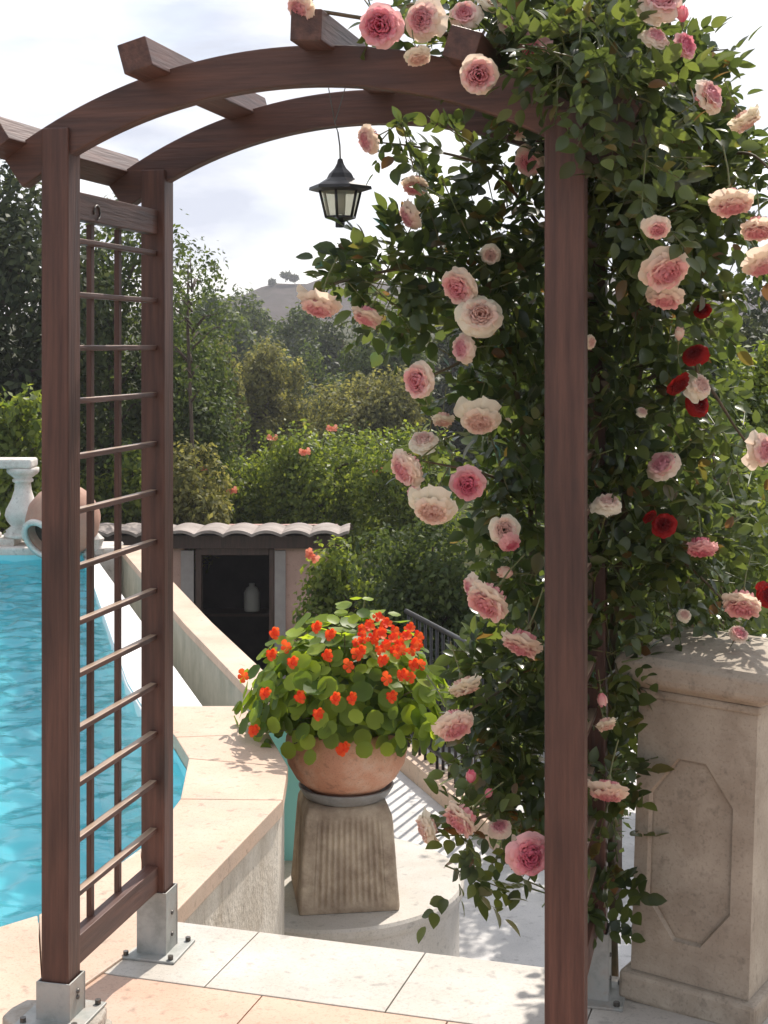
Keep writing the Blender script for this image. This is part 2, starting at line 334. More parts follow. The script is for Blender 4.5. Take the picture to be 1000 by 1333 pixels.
# distant bare ridge
m = MB(); crest = [(-900, 520), (-400, 500), (0, 455), (150, 430), (250, 405), (310, 384), (345, 374), (370, 366), (400, 371), (440, 354), (480, 362), (560, 372), (700, 350), (900, 365), (1200, 400), (1900, 440)]
vs = []; YS = 230
def crest_at(px):
    for a, b in zip(crest, crest[1:]):
        if a[0] <= px <= b[0]:
            t = (px - a[0]) / (b[0] - a[0]); return a[1] + t * (b[1] - a[1])
    return 480
pxs = list(range(-900, 1900, 20)); rows = [(-70, 1.0), (-45, .72), (-20, .30), (0, 0), (40, .4), (110, 1)]
for dy, dr in rows:
    for px in pxs:
        p = P(px, crest_at(px), YS); h = p.z + 6
        vs.append((p.x, YS + dy, p.z - h * dr + (0.35 * math.sin(px * .11 + dy) if dr else 0.25 * math.sin(px * .21))))
n = len(pxs)
m.add(vs, [(j * n + i, j * n + i + 1, (j + 1) * n + i + 1, (j + 1) * n + i) for j in range(len(rows) - 1) for i in range(n - 1)], True)
tag(m.build('hill', 'hill'), kind='structure')

# ================================================================== TERRACE, POOL
def gp(px, py, z=0.0): v = G(px, py, z); return (v.x, v.y)
# white tile strip : back edge along e0->e1
e0 = Vector((-0.587, 4.36, 0)); e1 = Vector((0.456, 4.04, 0)); ed = (e1 - e0).normalized(); en = Vector((ed.y, -ed.x, 0))  # en points to the camera
if en.y > 0: en = -en
slab = MB()
a = e0 - ed * 0.0; far_r = e0 + ed * 3.2
slab.prism([(a.x, a.y), (far_r.x, far_r.y), (far_r.x + 1.2, 0.2), (3.5, -4.0), (-3.6, -4.0), (-3.6, 3.25), (-0.88, 3.93)], -0.16, -0.006)
tag(slab.build('terrace', 'grout'), kind='structure')
tw = 0.50; rowd = 0.385
# white border tiles
wt = MB()
for i in range(-1, 7):
    s0 = i * tw + 0.235 - tw + 0.0018 ; s1 = s0 + tw - 0.0036
    s0 = max(s0, -0.20)
    if s1 <= s0: continue
    pts = [e0 + ed * s0, e0 + ed * s1, e0 + ed * s1 + en * rowd, e0 + ed * s0 + en * rowd]
    wt.prism([(p.x, p.y) for p in pts], -0.005, 0.004)
tag(wt.build('white_border_tiles', 'white_tile', bevel=0.002), kind='structure')
tt = MB()
for r_ in range(0, 6):
    for i in range(-3, 8):
        o_ = 0.25 if r_ % 2 else 0
        s0 = i * tw + o_ + 0.0018 - .1; s1 = s0 + tw - 0.0036; q0 = rowd + 0.004 + r_ * tw; q1 = q0 + tw - 0.0036
        s0 = max(s0, -0.20 - r_ * 0.0)
        if s1 <= s0: continue
        pts = [e0 + ed * s0 + en * q0, e0 + ed * s1 + en * q0, e0 + ed * s1 + en * q1, e0 + ed * s0 + en * q1]
        tt.prism([(p.x, p.y) for p in pts], -0.005, 0.003)
tag(tt.build('terracotta_paving', 'terracotta_tile', bevel=0.002), kind='structure')

# pool coping ring (right end) : outer and inner outlines on z=0.01
outer = [(-0.93, 3.30), (-0.585, 4.37), (-0.60, 4.45), (-0.377, 5.51), (-0.385, 5.95), (-0.50, 6.45), (-0.66, 6.95)]
inner = [gp(-60, 1262), gp(50, 1196), gp(183, 1113), gp(235, 1044), gp(246, 991), gp(229, 963), (-1.10, 6.95)]
cop = MB()
o1 = Vector((-0.76, 3.95, 0))
joints_outer = [(-1.25, 3.0), (-0.86, 3.75), (-0.66, 4.25), (-0.377, 5.51), (-0.385, 5.95), (-0.50, 6.45), (-0.66, 6.95)]
inner[0] = (-1.9, 3.55)
for k in range(len(inner) - 1):
    a, b, c, d = [Vector((*q, 0)) for q in (joints_outer[k], joints_outer[k + 1], inner[k + 1], inner[k])]
    sh = 0.0025
    u1 = (b - a).normalized() * sh; u2 = (c - d).normalized() * sh
    cop.prism([(a + u1)[:2], (b - u1)[:2], (c - u2)[:2], (d + u2)[:2]], -0.05, 0.012)
# coping continues behind the camera's left
cop.prism([(-1.254, 2.99), (-1.904, 3.54), (-4.2, 3.9), (-4.2, 3.2), (-2.2, 2.4)], -0.05, 0.012)
tag(cop.build('pool_coping', 'coping_stone', bevel=0.004), kind='structure')
# retaining wall under coping
wl = MB()
wo = [(-0.86, 3.75), (-0.672, 4.25), (-0.392, 5.51), (-0.400, 5.95), (-0.515, 6.45), (-0.672, 6.93)]
wi = [(-1.30, 4.0), (-1.05, 4.5), (-0.745, 5.50), (-0.785, 6.05), (-0.88, 6.4), (-1.10, 6.93)]
wl.prism(wo + wi[::-1], -2.49, -0.052)
tag(wl.build('pool_retaining_wall', 'wall_render'), 'stained cream rendered wall under the pool coping, left of the plant pot', 'wall')
# pool shell
pool_poly = [(-4.2, 3.9), (-1.9, 3.56), gp(50, 1196), gp(183, 1113), gp(235, 1044), gp(246, 991), gp(229, 963), (-1.10, 6.97), (-1.33, 7.7), (-2.52, 12.4), (-5.0, 12.4), (-5.0, 3.9)]
basin = MB(); n = len(pool_poly)
vs = [(p[0], p[1], -1.35) for p in pool_poly] + [(p[0], p[1], -0.052) for p in pool_poly]
basin.add(vs, [tuple(range(n))] + [(i, (i + 1) % n, (i + 1) % n + n, i + n) for i in range(n)])
tag(basin.build('pool_basin', 'pool_tile'), kind='structure')
gw = np.random.default_rng(3); st = .021
gx = np.arange(-5.2, -.55, st); gy = np.arange(3.3, 12.5, st); X, Y_ = np.meshgrid(gx, gy); Z = np.zeros_like(X)
for i in range(60):
    wl_ = .065 * (6.5 ** gw.uniform(0, 1)); a_ = gw.normal(1.25, .8); k_ = 2 * math.pi / wl_
    ph = gw.uniform(0, 6.28) + .8 * np.sin(X * gw.uniform(.5, 2) + Y_ * gw.uniform(.5, 2) + gw.uniform(0, 6))
    Z += (.038 / k_) * np.sin(k_ * (X * math.cos(a_) + Y_ * math.sin(a_)) + ph)
ins = np.zeros(X.shape, bool); pp_ = pool_poly
for i in range(len(pp_)):
    (xa, ya), (xb, yb) = pp_[i], pp_[(i + 1) % len(pp_)]
    if ya == yb: continue
    ins ^= ((ya > Y_) != (yb > Y_)) & (X < (xb - xa) * (Y_ - ya) / (yb - ya) + xa)
cell = ins[:-1, :-1] | ins[1:, :-1] | ins[:-1, 1:] | ins[1:, 1:]
jj, ii = np.nonzero(cell); nxw = len(gx); q0_ = jj * nxw + ii
Fa = np.stack([q0_, q0_ + 1, q0_ + nxw + 1, q0_ + nxw], 1)
used_, inv_ = np.unique(Fa, return_inverse=True); Vw = np.stack([X.ravel(), Y_.ravel(), -.10 + Z.ravel()], 1)[used_]
tag(finish('pool_water', np_mesh('pool_water', Vw, inv_.reshape(Fa.shape), True), 'water'), kind='structure')
# overflow ledge
lg = MB(); lg.prism([(-1.11, 6.96), (-0.80, 6.96), (-2.42, 12.4), (-2.515, 12.4), (-1.34, 7.7)], -2.4, -0.06)
tag(lg.build('overflow_ledge', 'white_paint', bevel=0.006), 'sunlit white overflow ledge along the right edge of the pool', 'ledge')
# catch basin outer wall + coping
def strip(pts, w, z0, z1, name, m, **k):
    """wall following a polyline, w wide to the right"""
    P2 = [Vector((*p, 0)) for p in pts]; offs = []
    for i in range(len(P2)):
        t = (P2[min(i + 1, len(P2) - 1)] - P2[max(i - 1, 0)]).normalized(); offs.append(P2[i] + Vector((-t.y, t.x, 0)) * w)
    b = MB(); b.prism([p[:2] for p in P2] + [p[:2] for p in offs[::-1]], z0, z1); return b
ow = empty('catch_basin_wall', (0, 0, 0))
tag(ow, 'low grey-green wall with pale coping running from behind the flower pot to the shed', 'wall')
path = [(-0.30, 6.86), (-0.62, 7.02), (-1.27, 9.06), (-2.30, 12.4)]
path = [(-0.38, 6.98), (-0.66, 7.35), (-1.20, 9.06), (-2.24, 12.6)]
strip([(p[0] , p[1]) for p in path], -0.13, -2.4, -0.05, '', '').build('wall', 'basin_wall', ow)
strip([(p[0] - .02, p[1]) for p in path], -0.17, -0.049, 0.0, '', '').build('coping', 'coping_stone', ow, bevel=0.003)
b = MB(); b.box((-0.45, 6.935, -0.72), (0.17, 0.05, 1.32)); b.build('tiled_end', 'pool_tile', ow)
# far pool coping
fc = MB(); fc.box((-4.3, 12.62, -0.2), (4.1, 0.42, 0.42)); tag(fc.build('far_pool_coping', 'pale_stone', bevel=0.02), kind='structure')
# left long side
fc = MB(); fc.box((-5.3, 8, -0.2), (0.62, 9, 0.43)); tag(fc.build('side_pool_coping', 'coping_stone', bevel=0.01), kind='structure')

# lower patio
pt = MB(); pt.prism([(-0.36, 4.2), (3.9, 3.4), (4.5, 11.3), (-0.2, 11.3), (-0.2, 6.95)], -1.25, -1.05)
tag(pt.build('patio', 'patio_tile'), kind='structure')
# upper terrace retaining face
rf = MB(); p0 = e0 + ed * 0.24 - en * -0.02; p1 = far_r + en * 0.02; q0 = p0 + en * 0.2; q1 = p1 + en * 0.2
rf.prism([p0[:2], p1[:2], q1[:2], q0[:2]], -2.45, -0.162)
tag(rf.build('terrace_retaining_wall', 'wall_render'), 'rendered wall holding up the terrace edge, mostly hidden below the white tiles', 'wall')
# round platform
cp = MB(); prof = [(0, -0.70), (0.60, -0.70), (0.615, -0.705), (0.62, -0.72), (0.62, -0.745), (0.605, -0.755), (0.60, -0.76), (0.60, -1.049)]
cp.lathe(prof[::-1], 72, (-0.25 + 0.23, 6.70, 0))
cp = MB(); cp.lathe([(0.60, -1.049), (0.60, -0.76), (0.618, -0.752), (0.622, -0.735), (0.62, -0.712), (0.61, -0.70), (0.0001, -0.70)], 72, (-0.26, 6.70, 0), smooth=False)
tag(cp.build('round_platform', 'white_tile'), 'round white platform step under the potted red flowers', 'platform')
# curb with black railing
cbk = empty('iron_railing', (0, 0, 0))
tag(cbk, 'black iron railing on a pale curb, behind and right of the flower pot', 'railing')
ca = G(500, 985, -1.0); cb = G(650, 1105, -0.93)
ca = Vector((0.05, 9.75, -1.05)); cbv = Vector((0.62, 8.0, -1.05))
dv = (cbv - ca).normalized(); nv = Vector((-dv.y, dv.x, 0))
b = MB(); b.prism([ca[:2], cbv[:2], (cbv + nv * .16)[:2], (ca + nv * .16)[:2]], -1.05, -0.93); b.build('curb', 'coping_stone', cbk, bevel=0.005)
ln = (cbv - ca).length; kk = int(ln / 0.105)
for i in range(kk):
    p = ca + dv * (i + 0.5) * ln / kk + nv * 0.10
    b = MB(); b.tube([p + Vector((0, 0, .12)), p + Vector((0, 0, 1.0))], 0.011, 6); b.build('bar', 'black_iron', cbk)
for zz in (0.22, 1.0):
    b = MB(); q0 = ca + nv * .10; q1 = cbv + nv * .10; b.tube([q0 + Vector((0, 0, zz)), q1 + Vector((0, 0, zz))], 0.016, 6); b.build('rail', 'black_iron', cbk)

# ================================================================== BALUSTRADE + JAR at far pool end
bal = empty('balustrade', (-3.3, 12.65, 0)); tag(bal, 'white stone balustrade at the far end of the pool, left', 'balustrade')
YB = 12.65
def bprof(h):
    return [(0.001, 0), (.10, 0), (.10, .05 * h), (.085, .07 * h), (.09, .10 * h), (.062, .16 * h), (.085, .24 * h), (.095, .32 * h), (.088, .40 * h), (.06, .55 * h), (.045, .68 * h), (.042, .78 * h), (.055, .80 * h), (.055, .83 * h), (.046, .85 * h), (.075, .91 * h), (.085, .94 * h), (.085, 1.0 * h), (.001, h)]
zb0, zb1 = 0.07, 0.66
for px in (26, -27, -80, -133, -186):
    x = (px + 4 - 500) / F * YB + 3.3
    b = MB(); b.lathe([(r * 1.6, z + zb0) for r, z in bprof(zb1 - zb0)], 24, (x, 0, 0)); b.build('baluster', 'pale_stone', bal)
b = MB(); b.box((-0.80, 0, 0.70), (2.24, 0.26, 0.08)); b.build('rail', 'pale_stone', bal, bevel=0.02)
b = MB(); b.box((-0.87, 0, 0.036), (2.1, 0.30, 0.065)); b.build('base', 'pale_stone', bal, bevel=0.01)
jar = empty('terracotta_jar', P(82, 700, 12.3)); tag(jar, 'big round terracotta jar lying on its side at the far pool edge', 'jar')
M = Vector((-0.45, -0.72, -0.42)).to_track_quat('Z', 'Y').to_matrix()
b = MB(); pr = [(0.001, -.30), (.12, -.285), (.22, -.22), (.285, -.11), (.305, 0), (.29, .10), (.24, .19), (.17, .25), (.15, .27), (.13, .25), (.12, .2)]
b.lathe(pr, 36, (0, 0, 0.14), M); mat('old_terracotta', (0.33, 0.17, 0.12), 0.85, (0.42, 0.26, 0.19), scale=5, bump=0.4, stain=(0.24, 0.19, 0.16)); b.build('body', 'old_terracotta', jar)
b = MB(); b.lathe([(.15, .262), (.185, .268), (.185, .30), (.15, .305), (.135, .29), (.15, .262)], 36, (0, 0, 0.14), M); b.build('rim', 'pale_stone', jar)
b = MB()
bb = MB(); bb.lathe([(.001, .2), (.125, .205)], 36, (0, 0, 0.14), M); bb.build('inside', 'jar_mouth_dark', jar)  # dark disc across the mouth, its colour standing for the shade within
for k, (px, py, r_) in enumerate([(121, 705, .09), (116, 722, .06), (128, 716, .05)]):
    p = P(px, py, 12.35); b = MB()
    b.lathe([(0.001, -r_)] + [(r_ * math.cos(t) * (1 + .12 * math.sin(5 * t)), r_ * math.sin(t)) for t in (-1.1, -.7, -.2, .3, .8, 1.2)] + [(.001, r_)], 9, (0, 0, 0), smooth=False)
    o = b.build('rock', 'pale_stone', loc=p); tag(o, ['large pale rock right of the terracotta jar', 'small pale rock at the pool corner below the jar', 'smallest rock right of the pool corner'][k], 'rock', 'rocks beside the jar')

# ================================================================== SHED
sh = empty('shed', (-1.6, 15, -2.5)); tag(sh, 'pink rendered shed with dark doorway and wavy tiled roof beyond the pool', 'shed')
def sx(px): return (px - 500) / F * 15 + 1.6
H = 2.15
b = MB(); xw0, xd0, xd1, xw1 = sx(60), sx(240), sx(357), sx(432)
b.box(((xw0 + xd0) / 2, .1, H / 2), (xd0 - xw0, .2, H)); b.box(((xd1 + xw1) / 2, .1, H / 2), (xw1 - xd1, .2, H))
b.box(((xw0 + xw1) / 2, 2.0, H / 2), (xw1 - xw0, .1, H)); b.box((xw1 - .06, 1.07, H / 2), (.12, 1.74, H)); b.box((xw0 + .06, 1.07, H / 2), (.12, 1.74, H))
b.build('wall', 'pink_render', sh)
b = MB(); b.box((sx(247) - .02, -.015, H / 2 - .01), (.13, .04, H - .02)); b.build('pilaster', 'grey_paint', sh)
b = MB(); b.box((sx(365), -.015, H / 2 - .01), (.11, .04, H - .02)); b.build('pilaster', 'grey_paint', sh)
b = MB(); b.box((sx(259), .02, H / 2), (.06, .12, H)); b.box((sx(354), .02, H / 2), (.05, .12, H)); b.box((sx(306.5), .02, H - .03), (sx(354) - sx(259) - .055, .12, .07)); b.build('door_frame', 'dark_wood', sh, bevel=.004)
b = MB(); b.box(((xw0 + sx(450)) / 2, -.02, H + .075), (sx(450) - xw0, .14, .13)); b.build('eave_beam', 'dark_wood', sh)
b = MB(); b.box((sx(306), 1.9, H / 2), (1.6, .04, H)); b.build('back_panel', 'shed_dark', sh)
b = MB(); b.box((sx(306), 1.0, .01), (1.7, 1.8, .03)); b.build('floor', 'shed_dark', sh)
# wavy tile roof
b = MB(); x0r, x1r = sx(40), sx(455); ns = 240; per = 0.287; vs = []; th = .03
for (yy, zz) in ((-.28, .175), (.45, .165), (2.3, -.1)):
    for t in (0, 1):
        for i in range(ns + 1):
            x = x0r + (x1r - x0r) * i / ns; vs.append((x, yy, H + zz + .042 * abs(math.sin(math.pi * x / per)) ** .8 * (1 if True else 0) - t * th))
fs = []; n = ns + 1
for i in range(ns):
    for r_ in (0, 2): fs.append((r_ * n + i, r_ * n + i + 1, (r_ + 2) * n + i + 1, (r_ + 2) * n + i))
    for r_ in (1, 3): fs.append((r_ * n + i, (r_ + 2) * n + i, (r_ + 2) * n + i + 1, r_ * n + i + 1))
    fs.append((i, n + i, n + i + 1, i + 1))
b.add(vs, fs); b.build('roof', 'roof_tile', sh)
jc = MB(); jc.lathe([(.001, 0), (.08, 0), (.085, .02), (.085, .2), (.06, .25), (.03, .27), (.03, .3), (.001, .3)], 20)
tag(jc.build('plastic_can', 'plastic_white', loc=P(328, 795, 16.2)), 'white plastic can on a shelf inside the dark shed doorway', 'can')
sf = MB(); p = P(322, 797, 16.3); sf.box((0, 0, 0), (1.2, .35, .03)); sf.box((-.5, .1, -.55), (.05, .05, 1.07)); sf.box((.5, .1, -.55), (.05, .05, 1.07)); tag(sf.build('shelf', 'dark_wood', loc=p), 'dark wooden shelf inside the shed doorway', 'shelf')

# ================================================================== PERGOLA ARCH
AR = empty('garden_arch', (-0.787, 3.54, 0.0), -math.atan(470 / F))
tag(AR, 'dark brown wooden garden arch with trellis side, framing the pool view', 'garden arch')
S = 0.070; W = 1.217; DP = 0.603
AM = Matrix.Translation(AR.location) @ Matrix.Rotation(-math.atan(470 / F), 4, 'Z')
def ZB(py, depth): return EYE - (py - PY0) / F * depth
ZW = 0.169   # bottom of wood above the paving
ztop_front = EYE + (450 - 166) / F * 3.54
SR = 0.088   # right post slightly stouter, as seen
for (lx, ly, s, zt) in ((0, 0, S, ztop_front), (0, DP, S, ztop_front - .03), (W, 0, SR, ztop_front), (W, DP, S, ztop_front - .03)):
    b = MB(); b.box((lx, ly + S / 2, (ZW + zt) / 2), (s, S, zt - ZW)); b.build('post', 'wood_z', AR, bevel=.004)
    zg = 0.085 if (lx == 0 and ly == 0) else 0.004
    sm = MB(); t = .004; s2 = s + .012
    zc = (zg + .002 + ZW + .012) / 2; hh = (ZW + .012) - (zg + .002)
    sm.box((lx, ly + S / 2 - S / 2 - .006, zc), (s2 + .006, t, hh)); sm.box((lx, ly + S + .006, zc), (s2 + .006, t, hh))
    sm.box((lx - s / 2 - .006, ly + S / 2, zc), (t, S + .008, hh)); sm.box((lx + s / 2 + .006, ly + S / 2, zc), (t, S + .008, hh))
    sho = sm.build('post_shoe', 'galvanised', AR, bevel=.001)
    pb = MB(); pb.box((lx, ly + S / 2, zg + .0035), (.165, .165, .007)); pb.build('base_plate', 'galvanised', sho, bevel=.002)
    for dx, dy in ((-.066, -.066), (.066, -.066), (.066, .066), (-.066, .066)):
        bo = MB(); bo.lathe([(.001, .012), (.008, .012), (.008, .0)], 6, (lx + dx, ly + S / 2 + dy, zg + .006), smooth=False); bo.build('bolt', 'bolt_steel', sho)
    for dz in (.03, .09):
        bo = MB(); Mx = Matrix.Rotation(R(90), 3, 'Y'); bo.lathe([(.006, 0), (.006, .004), (.001, .005)], 8, (lx + s / 2 + .008, ly + S / 2, min(ZW - .02, zg + dz + .02)), Mx); bo.build('screw', 'bolt_steel', sho)
# arched beams
CX = 0.6085; RI = 1.237; ZC = EYE + (450 - 108) / F * 3.378 - RI; TH = 0.092
def arcpt(a, r): return (CX + r * math.sin(a), ZC + r * math.cos(a))
def beam(y0, y1, a0, a1, zoff=0):
    b = MB(); vs = []; n = 48
    for i in range(n + 1):
        a = a0 + (a1 - a0) * i / n
        for r in (RI, RI + TH):
            x, z = arcpt(a, r)
            for y in (y0, y1): vs.append((x, y, z + zoff))
    fs = []
    for i in range(n):
        k = i * 4; fs += [(k, k + 1, k + 5, k + 4), (k + 2, k + 6, k + 7, k + 3), (k, k + 4, k + 6, k + 2), (k + 1, k + 3, k + 7, k + 5)]
    fs += [(0, 2, 3, 1), (n * 4, n * 4 + 1, n * 4 + 3, n * 4 + 2)]
    b.add(vs, fs); return b
AE = math.asin(.70 / RI)
beam(0.012, 0.057, -AE, AE).build('arch_beam', 'wood_x', AR, bevel=.004)
beam(DP + .014, DP + .059, -AE, AE).build('arch_beam', 'wood_x', AR, bevel=.004)
# purlins on top of the arches
def purlin(a, y0=-.10, y1=DP + .17, s=.072, drop=.018):
    x, z = arcpt(a, RI + TH + s / 2 - drop)
    b = MB(); b.box((x, (y0 + y1) / 2, z), (s, y1 - y0, s * .98), Matrix.Rotation(a, 3, 'Y')); return b
for a, dr in ((-.575, .012), (-.27, .014), (.035, .014), (.30, .014), (.575, .012)):
    pu = purlin(a, y0=(-.075 if a < -.5 else -.10), drop=dr).build('purlin', 'wood_y', AR, bevel=.003); pu.data.materials.append(MATS['wood_worn_sunlit']); [setattr(f_, 'material_index', 1) for f_ in pu.data.polygons if f_.normal.z > .75]  # up-facing faces get the paler wood, sunlight painted into its colour
# trellis sides
for lx in (0, W):
    yA, yB = S + .001, DP - .001; ym = (yA + yB) / 2; ln = yB - yA
    b = MB(); b.box((lx, ym, EYE + (450 - 268) / F * 3.64), (.034, ln, .068)); tr = b.build('trellis_rail', 'wood_y', AR, bevel=.002)
    if lx == 0:
        hk = MB(); pts = [(.018 + 0.001, .20 + .018 * math.cos(t), EYE + .335 + .018 * math.sin(t)) for t in [k * .5 for k in range(-3, 8)]]; hk.tube(pts, .0022, 6); hk.build('hook', 'wire', tr)
    b = MB(); b.box((lx, ym, ZW + .05), (.036, ln, .07)); b.build('trellis_rail', 'wood_y', AR, bevel=.002)
    pys = [312, 383, 453, 523, 596, 668, 742, 815, 884, 956, 1028, 1101, 1172]
    for py in pys:
        z = EYE - (py - 450) / F * 3.60
        b = MB(); b.box((lx + .004, ym, z), (.022, ln, .014)); ru = b.build('rung', 'wood_y', AR, bevel=.003); ru.data.materials.append(MATS['wood_worn_sunlit']); [setattr(f_, 'material_index', 1) for f_ in ru.data.polygons if f_.normal.z > .75]  # rung tops likewise: weathering plus sunlit brightness painted in
    for fy in (.30, .62):
        b = MB(); b.box((lx - .014, yA + ln * fy, 1.118), (.014, .020, 1.78)); b.build('trellis_slat', 'wood_z', AR, bevel=.002)
# mortar pad under the front-left foot
mp_ = MB(); c = AM @ Vector((-.0, S / 2, 0))
ring = []
for k in range(14):
    a = 2 * math.pi * k / 14; rr = .105 + .025 * math.sin(3.1 * k) + .012 * math.sin(7.7 * k); ring.append((c.x - .02 + rr * 1.15 * math.cos(a), c.y - .0 + rr * math.sin(a)))
mp_.prism([(p[0] + (p[0] - c.x) * .12, p[1] + (p[1] - c.y) * .12) for p in ring], .005, .05); mp_.prism(ring, .051, .0845)
tag(mp_.build('mortar_pad', 'mortar', bevel=.006), 'rough grey mortar pad under the front left post shoe of the arch', 'mortar pad')

# ================================================================== LANTERN
lp = P(443, 208, 3.72)
LT = empty('hanging_lantern', lp, R(20)); tag(LT, 'small black six-sided lantern with frosted panes hanging from the arch', 'lantern')
k_ = 3.72 / F
def lz(py): return -(py - 208) * k_
b = MB(); b.lathe([(.001, 0.004), (.006, .002), (.009, lz(213)), (8 * k_, lz(219)), (15 * k_, lz(226)), (18 * k_, lz(232)), (28 * k_, lz(238)), (41 * k_, lz(243)), (42 * k_, lz(247)), (30 * k_, lz(250)), (.001, lz(248))], 6, smooth=False, rot=R(30)); b.build('roof', 'black_iron', LT)
b = MB(); b.lathe([(27 * k_, lz(250)), (18.5 * k_, lz(282))], 6, smooth=False); b.build('glass', 'lantern_glass', LT)
b = MB()
for k in range(6):
    a = k * math.pi / 3; b.tube([(28 * k_ * math.cos(a), 28 * k_ * math.sin(a), lz(249)), (19.5 * k_ * math.cos(a), 19.5 * k_ * math.sin(a), lz(283))], .0036, 6)
b.build('frame', 'black_iron', LT)
b = MB(); b.lathe([(.001, lz(281)), (21 * k_, lz(281.5)), (21 * k_, lz(284)), (8 * k_, lz(288)), (6.5 * k_, lz(289)), (6.5 * k_, lz(296)), (.001, lz(296))], 6, smooth=False); b.build('base', 'black_iron', LT)
b = MB(); b.lathe([(.001, lz(252)), (.010, lz(254)), (.014, lz(264)), (.012, lz(278)), (.001, lz(279))], 12); b.build('candle', 'plastic_white', LT)
ch = MB()
hk = P(440, 172, 3.72) - lp; Rz = Matrix.Rotation(R(-20), 3, 'Z')
pts = [Vector((0, 0, 0)), Vector((-.001, 0, lz(190))), Rz @ hk]
ch.tube(pts, .0022, 6)
top = Rz @ (P(436, 160, 3.70) - lp)
ch.tube([pts[-1], top], .0016, 6)
ch.tube([top, Rz @ (P(426, 104, 3.42) - lp)], .0012, 5); ch.tube([top, Rz @ (P(452, 106, 3.55) - lp)], .0012, 5)
ch.build('chain', 'wire', LT)

# ================================================================== PEDESTAL + POT + FLOWERS
pd = empty('stone_pedestal', (-.175, 6.48, -.698), R(8)); tag(pd, 'weathered brown ribbed stone pedestal on the round white platform', 'pedestal')
b = MB(); hp = .435; lev = [(.214, 0), (.216, .02), (.208, .12), (.199, .25), (.191, .36), (.186, .40), (.170, .43)]; q = []; nc = 5; vs = []; nsg = 9
def ribbed(hw, z, ribs):
    pts = []; n = 120
    for side in range(4):
        for i in range(n):
            t = -1 + 2 * i / n; x = t * hw; y = -hw
            # rounded corner
            cr = .07 * hw; ax = abs(x)
            if ax > hw - cr:
                dd = ax - (hw - cr); y = -hw + cr - math.sqrt(max(0, cr * cr - dd * dd)) * .999
            rib = 0
            if ribs and abs(t) < .72: rib = .009 * (0.5 + .5 * math.cos(t * 16 * math.pi)) * ribs
            v = Vector((x, y + rib, z)); v.rotate(Matrix.Rotation(side * math.pi / 2, 3, 'Z')); pts.append(v)
    return pts
rows = []
for j in range(23):
    z = hp * j / 22
    for (a, z0), (c, z1) in zip(lev, lev[1:]):
        if z0 <= z <= z1 + 1e-6: hw = a + (c - a) * (z - z0) / (z1 - z0)
    if z > lev[-1][1]: hw = lev[-1][0]
    rows.append(ribbed(hw, z, 1 if .05 < z < .36 else (.4 if .03 < z < .38 else 0)))
n = len(rows[0]); vs = [v for r_ in rows for v in r_]; fs = []
for j in range(len(rows) - 1):
    for i in range(n): fs.append((j * n + i, j * n + (i + 1) % n, (j + 1) * n + (i + 1) % n, (j + 1) * n + i))
fs.append(tuple(range((len(rows) - 1) * n, len(rows) * n)))
b.add(vs, fs, True); b.build('shaft', 'pedestal_stone', pd)
zs = -.698 + hp
b = MB(); b.lathe([(.001, .002), (.17, .002), (.185, .012), (.205, .045), (.208, .052), (.200, .055), (.185, .03), (.16, .02), (.001, .018)], 48)
tag(b.build('plant_saucer', 'saucer_zinc', loc=(-.165, 6.47, zs)), 'dull grey saucer between the terracotta pot and its pedestal', 'saucer')
pot = MB(); zp = zs + .021
pot.lathe([(.001, 0), (.12, 0), (.165, .02), (.22, .07), (.255, .13), (.268, .19), (.262, .24), (.245, .275), (.24, .285), (.225, .285), (.225, .25), (.001, .24)], 56)
po = pot.build('flower_pot', 'terracotta_pot', loc=(-.165, 6.47, zp)); tag(po, 'round terracotta bowl pot full of red flowers on the ribbed pedestal', 'flower pot')
pl = empty('flowering_plant', (-.165, 6.47, zp + .255)); tag(pl, 'bushy plant with round green leaves and orange red flowers in the terracotta bowl', 'plant')
# round scalloped leaf template
an = [2 * math.pi * i / 9 for i in range(9)]
tv = [(0, .45, .0)] + [(.5 * (1 + .06 * math.cos(4.5 * a * 2)) * math.sin(a), .5 - .5 * math.cos(a) * (1 + .06 * math.cos(9 * a)), .10 + .03 * math.cos(3 * a)) for a in an]
LEAFC = (np.array(tv), np.array([(0, 1 + i, 1 + (i + 1) % 9, 1 + (i + 1) % 9) for i in range(9)]))
def plant_pts(n, inner=.72):
    d = rdir(n * 2); d = d[d[:, 2] > -.42][:n]
    rad = np.array([.48, .38, .40]); lump = 1 + .13 * np.sin(d[:, 0] * 7 + 1) * np.cos(d[:, 2] * 6) + .08 * np.sin(d[:, 1] * 9)
    f = rng.uniform(inner, 1.0, (len(d), 1)) * lump[:, None]
    return d * rad * f + np.array([.0, 0, .12]), d
pts, d = plant_pts(1000, .45)
keep = ~((np.hypot(pts[:, 0], pts[:, 1]) < .27) & (pts[:, 2] < .03)); pts = pts[keep]; d = d[keep]
keep = pts[:, 2] > -.13; pts = pts[keep]; d = d[keep]
nr = d + rdir(len(d)) * .55 + np.array([0, -.15, .45]); dd = np.cross(nr, rdir(len(d)))
V, Fa = inst(LEAFC, pts, dd, nr, rng.uniform(.045, .095, len(pts)))
finish('foliage', np_mesh('foliage', V, Fa), 'leaf_pot', pl)
b = MB()
for i in range(0, len(pts), 6): b.tube([(0, 0, -.02), Vector(pts[i]) * .5 + Vector((0, 0, .02)), pts[i]], .003, 4, cap=False)
b.build('stems', 'green_stem', pl)
fl = [(476, 832), (500, 862), (532, 838), (430, 832), (372, 850), (438, 905), (548, 872), (345, 905), (312, 893), (352, 838), (330, 955), (411, 825), (455, 868), (470, 850), (486, 822), (490, 838), (510, 845), (527, 845), (545, 850), (415, 925), (445, 970), (450, 968), (510, 905), (525, 880), (536, 885), (460, 905), (390, 905), (380, 865), (505, 885), (350, 860), (466, 855), (540, 870), (500, 830), (425, 855)]
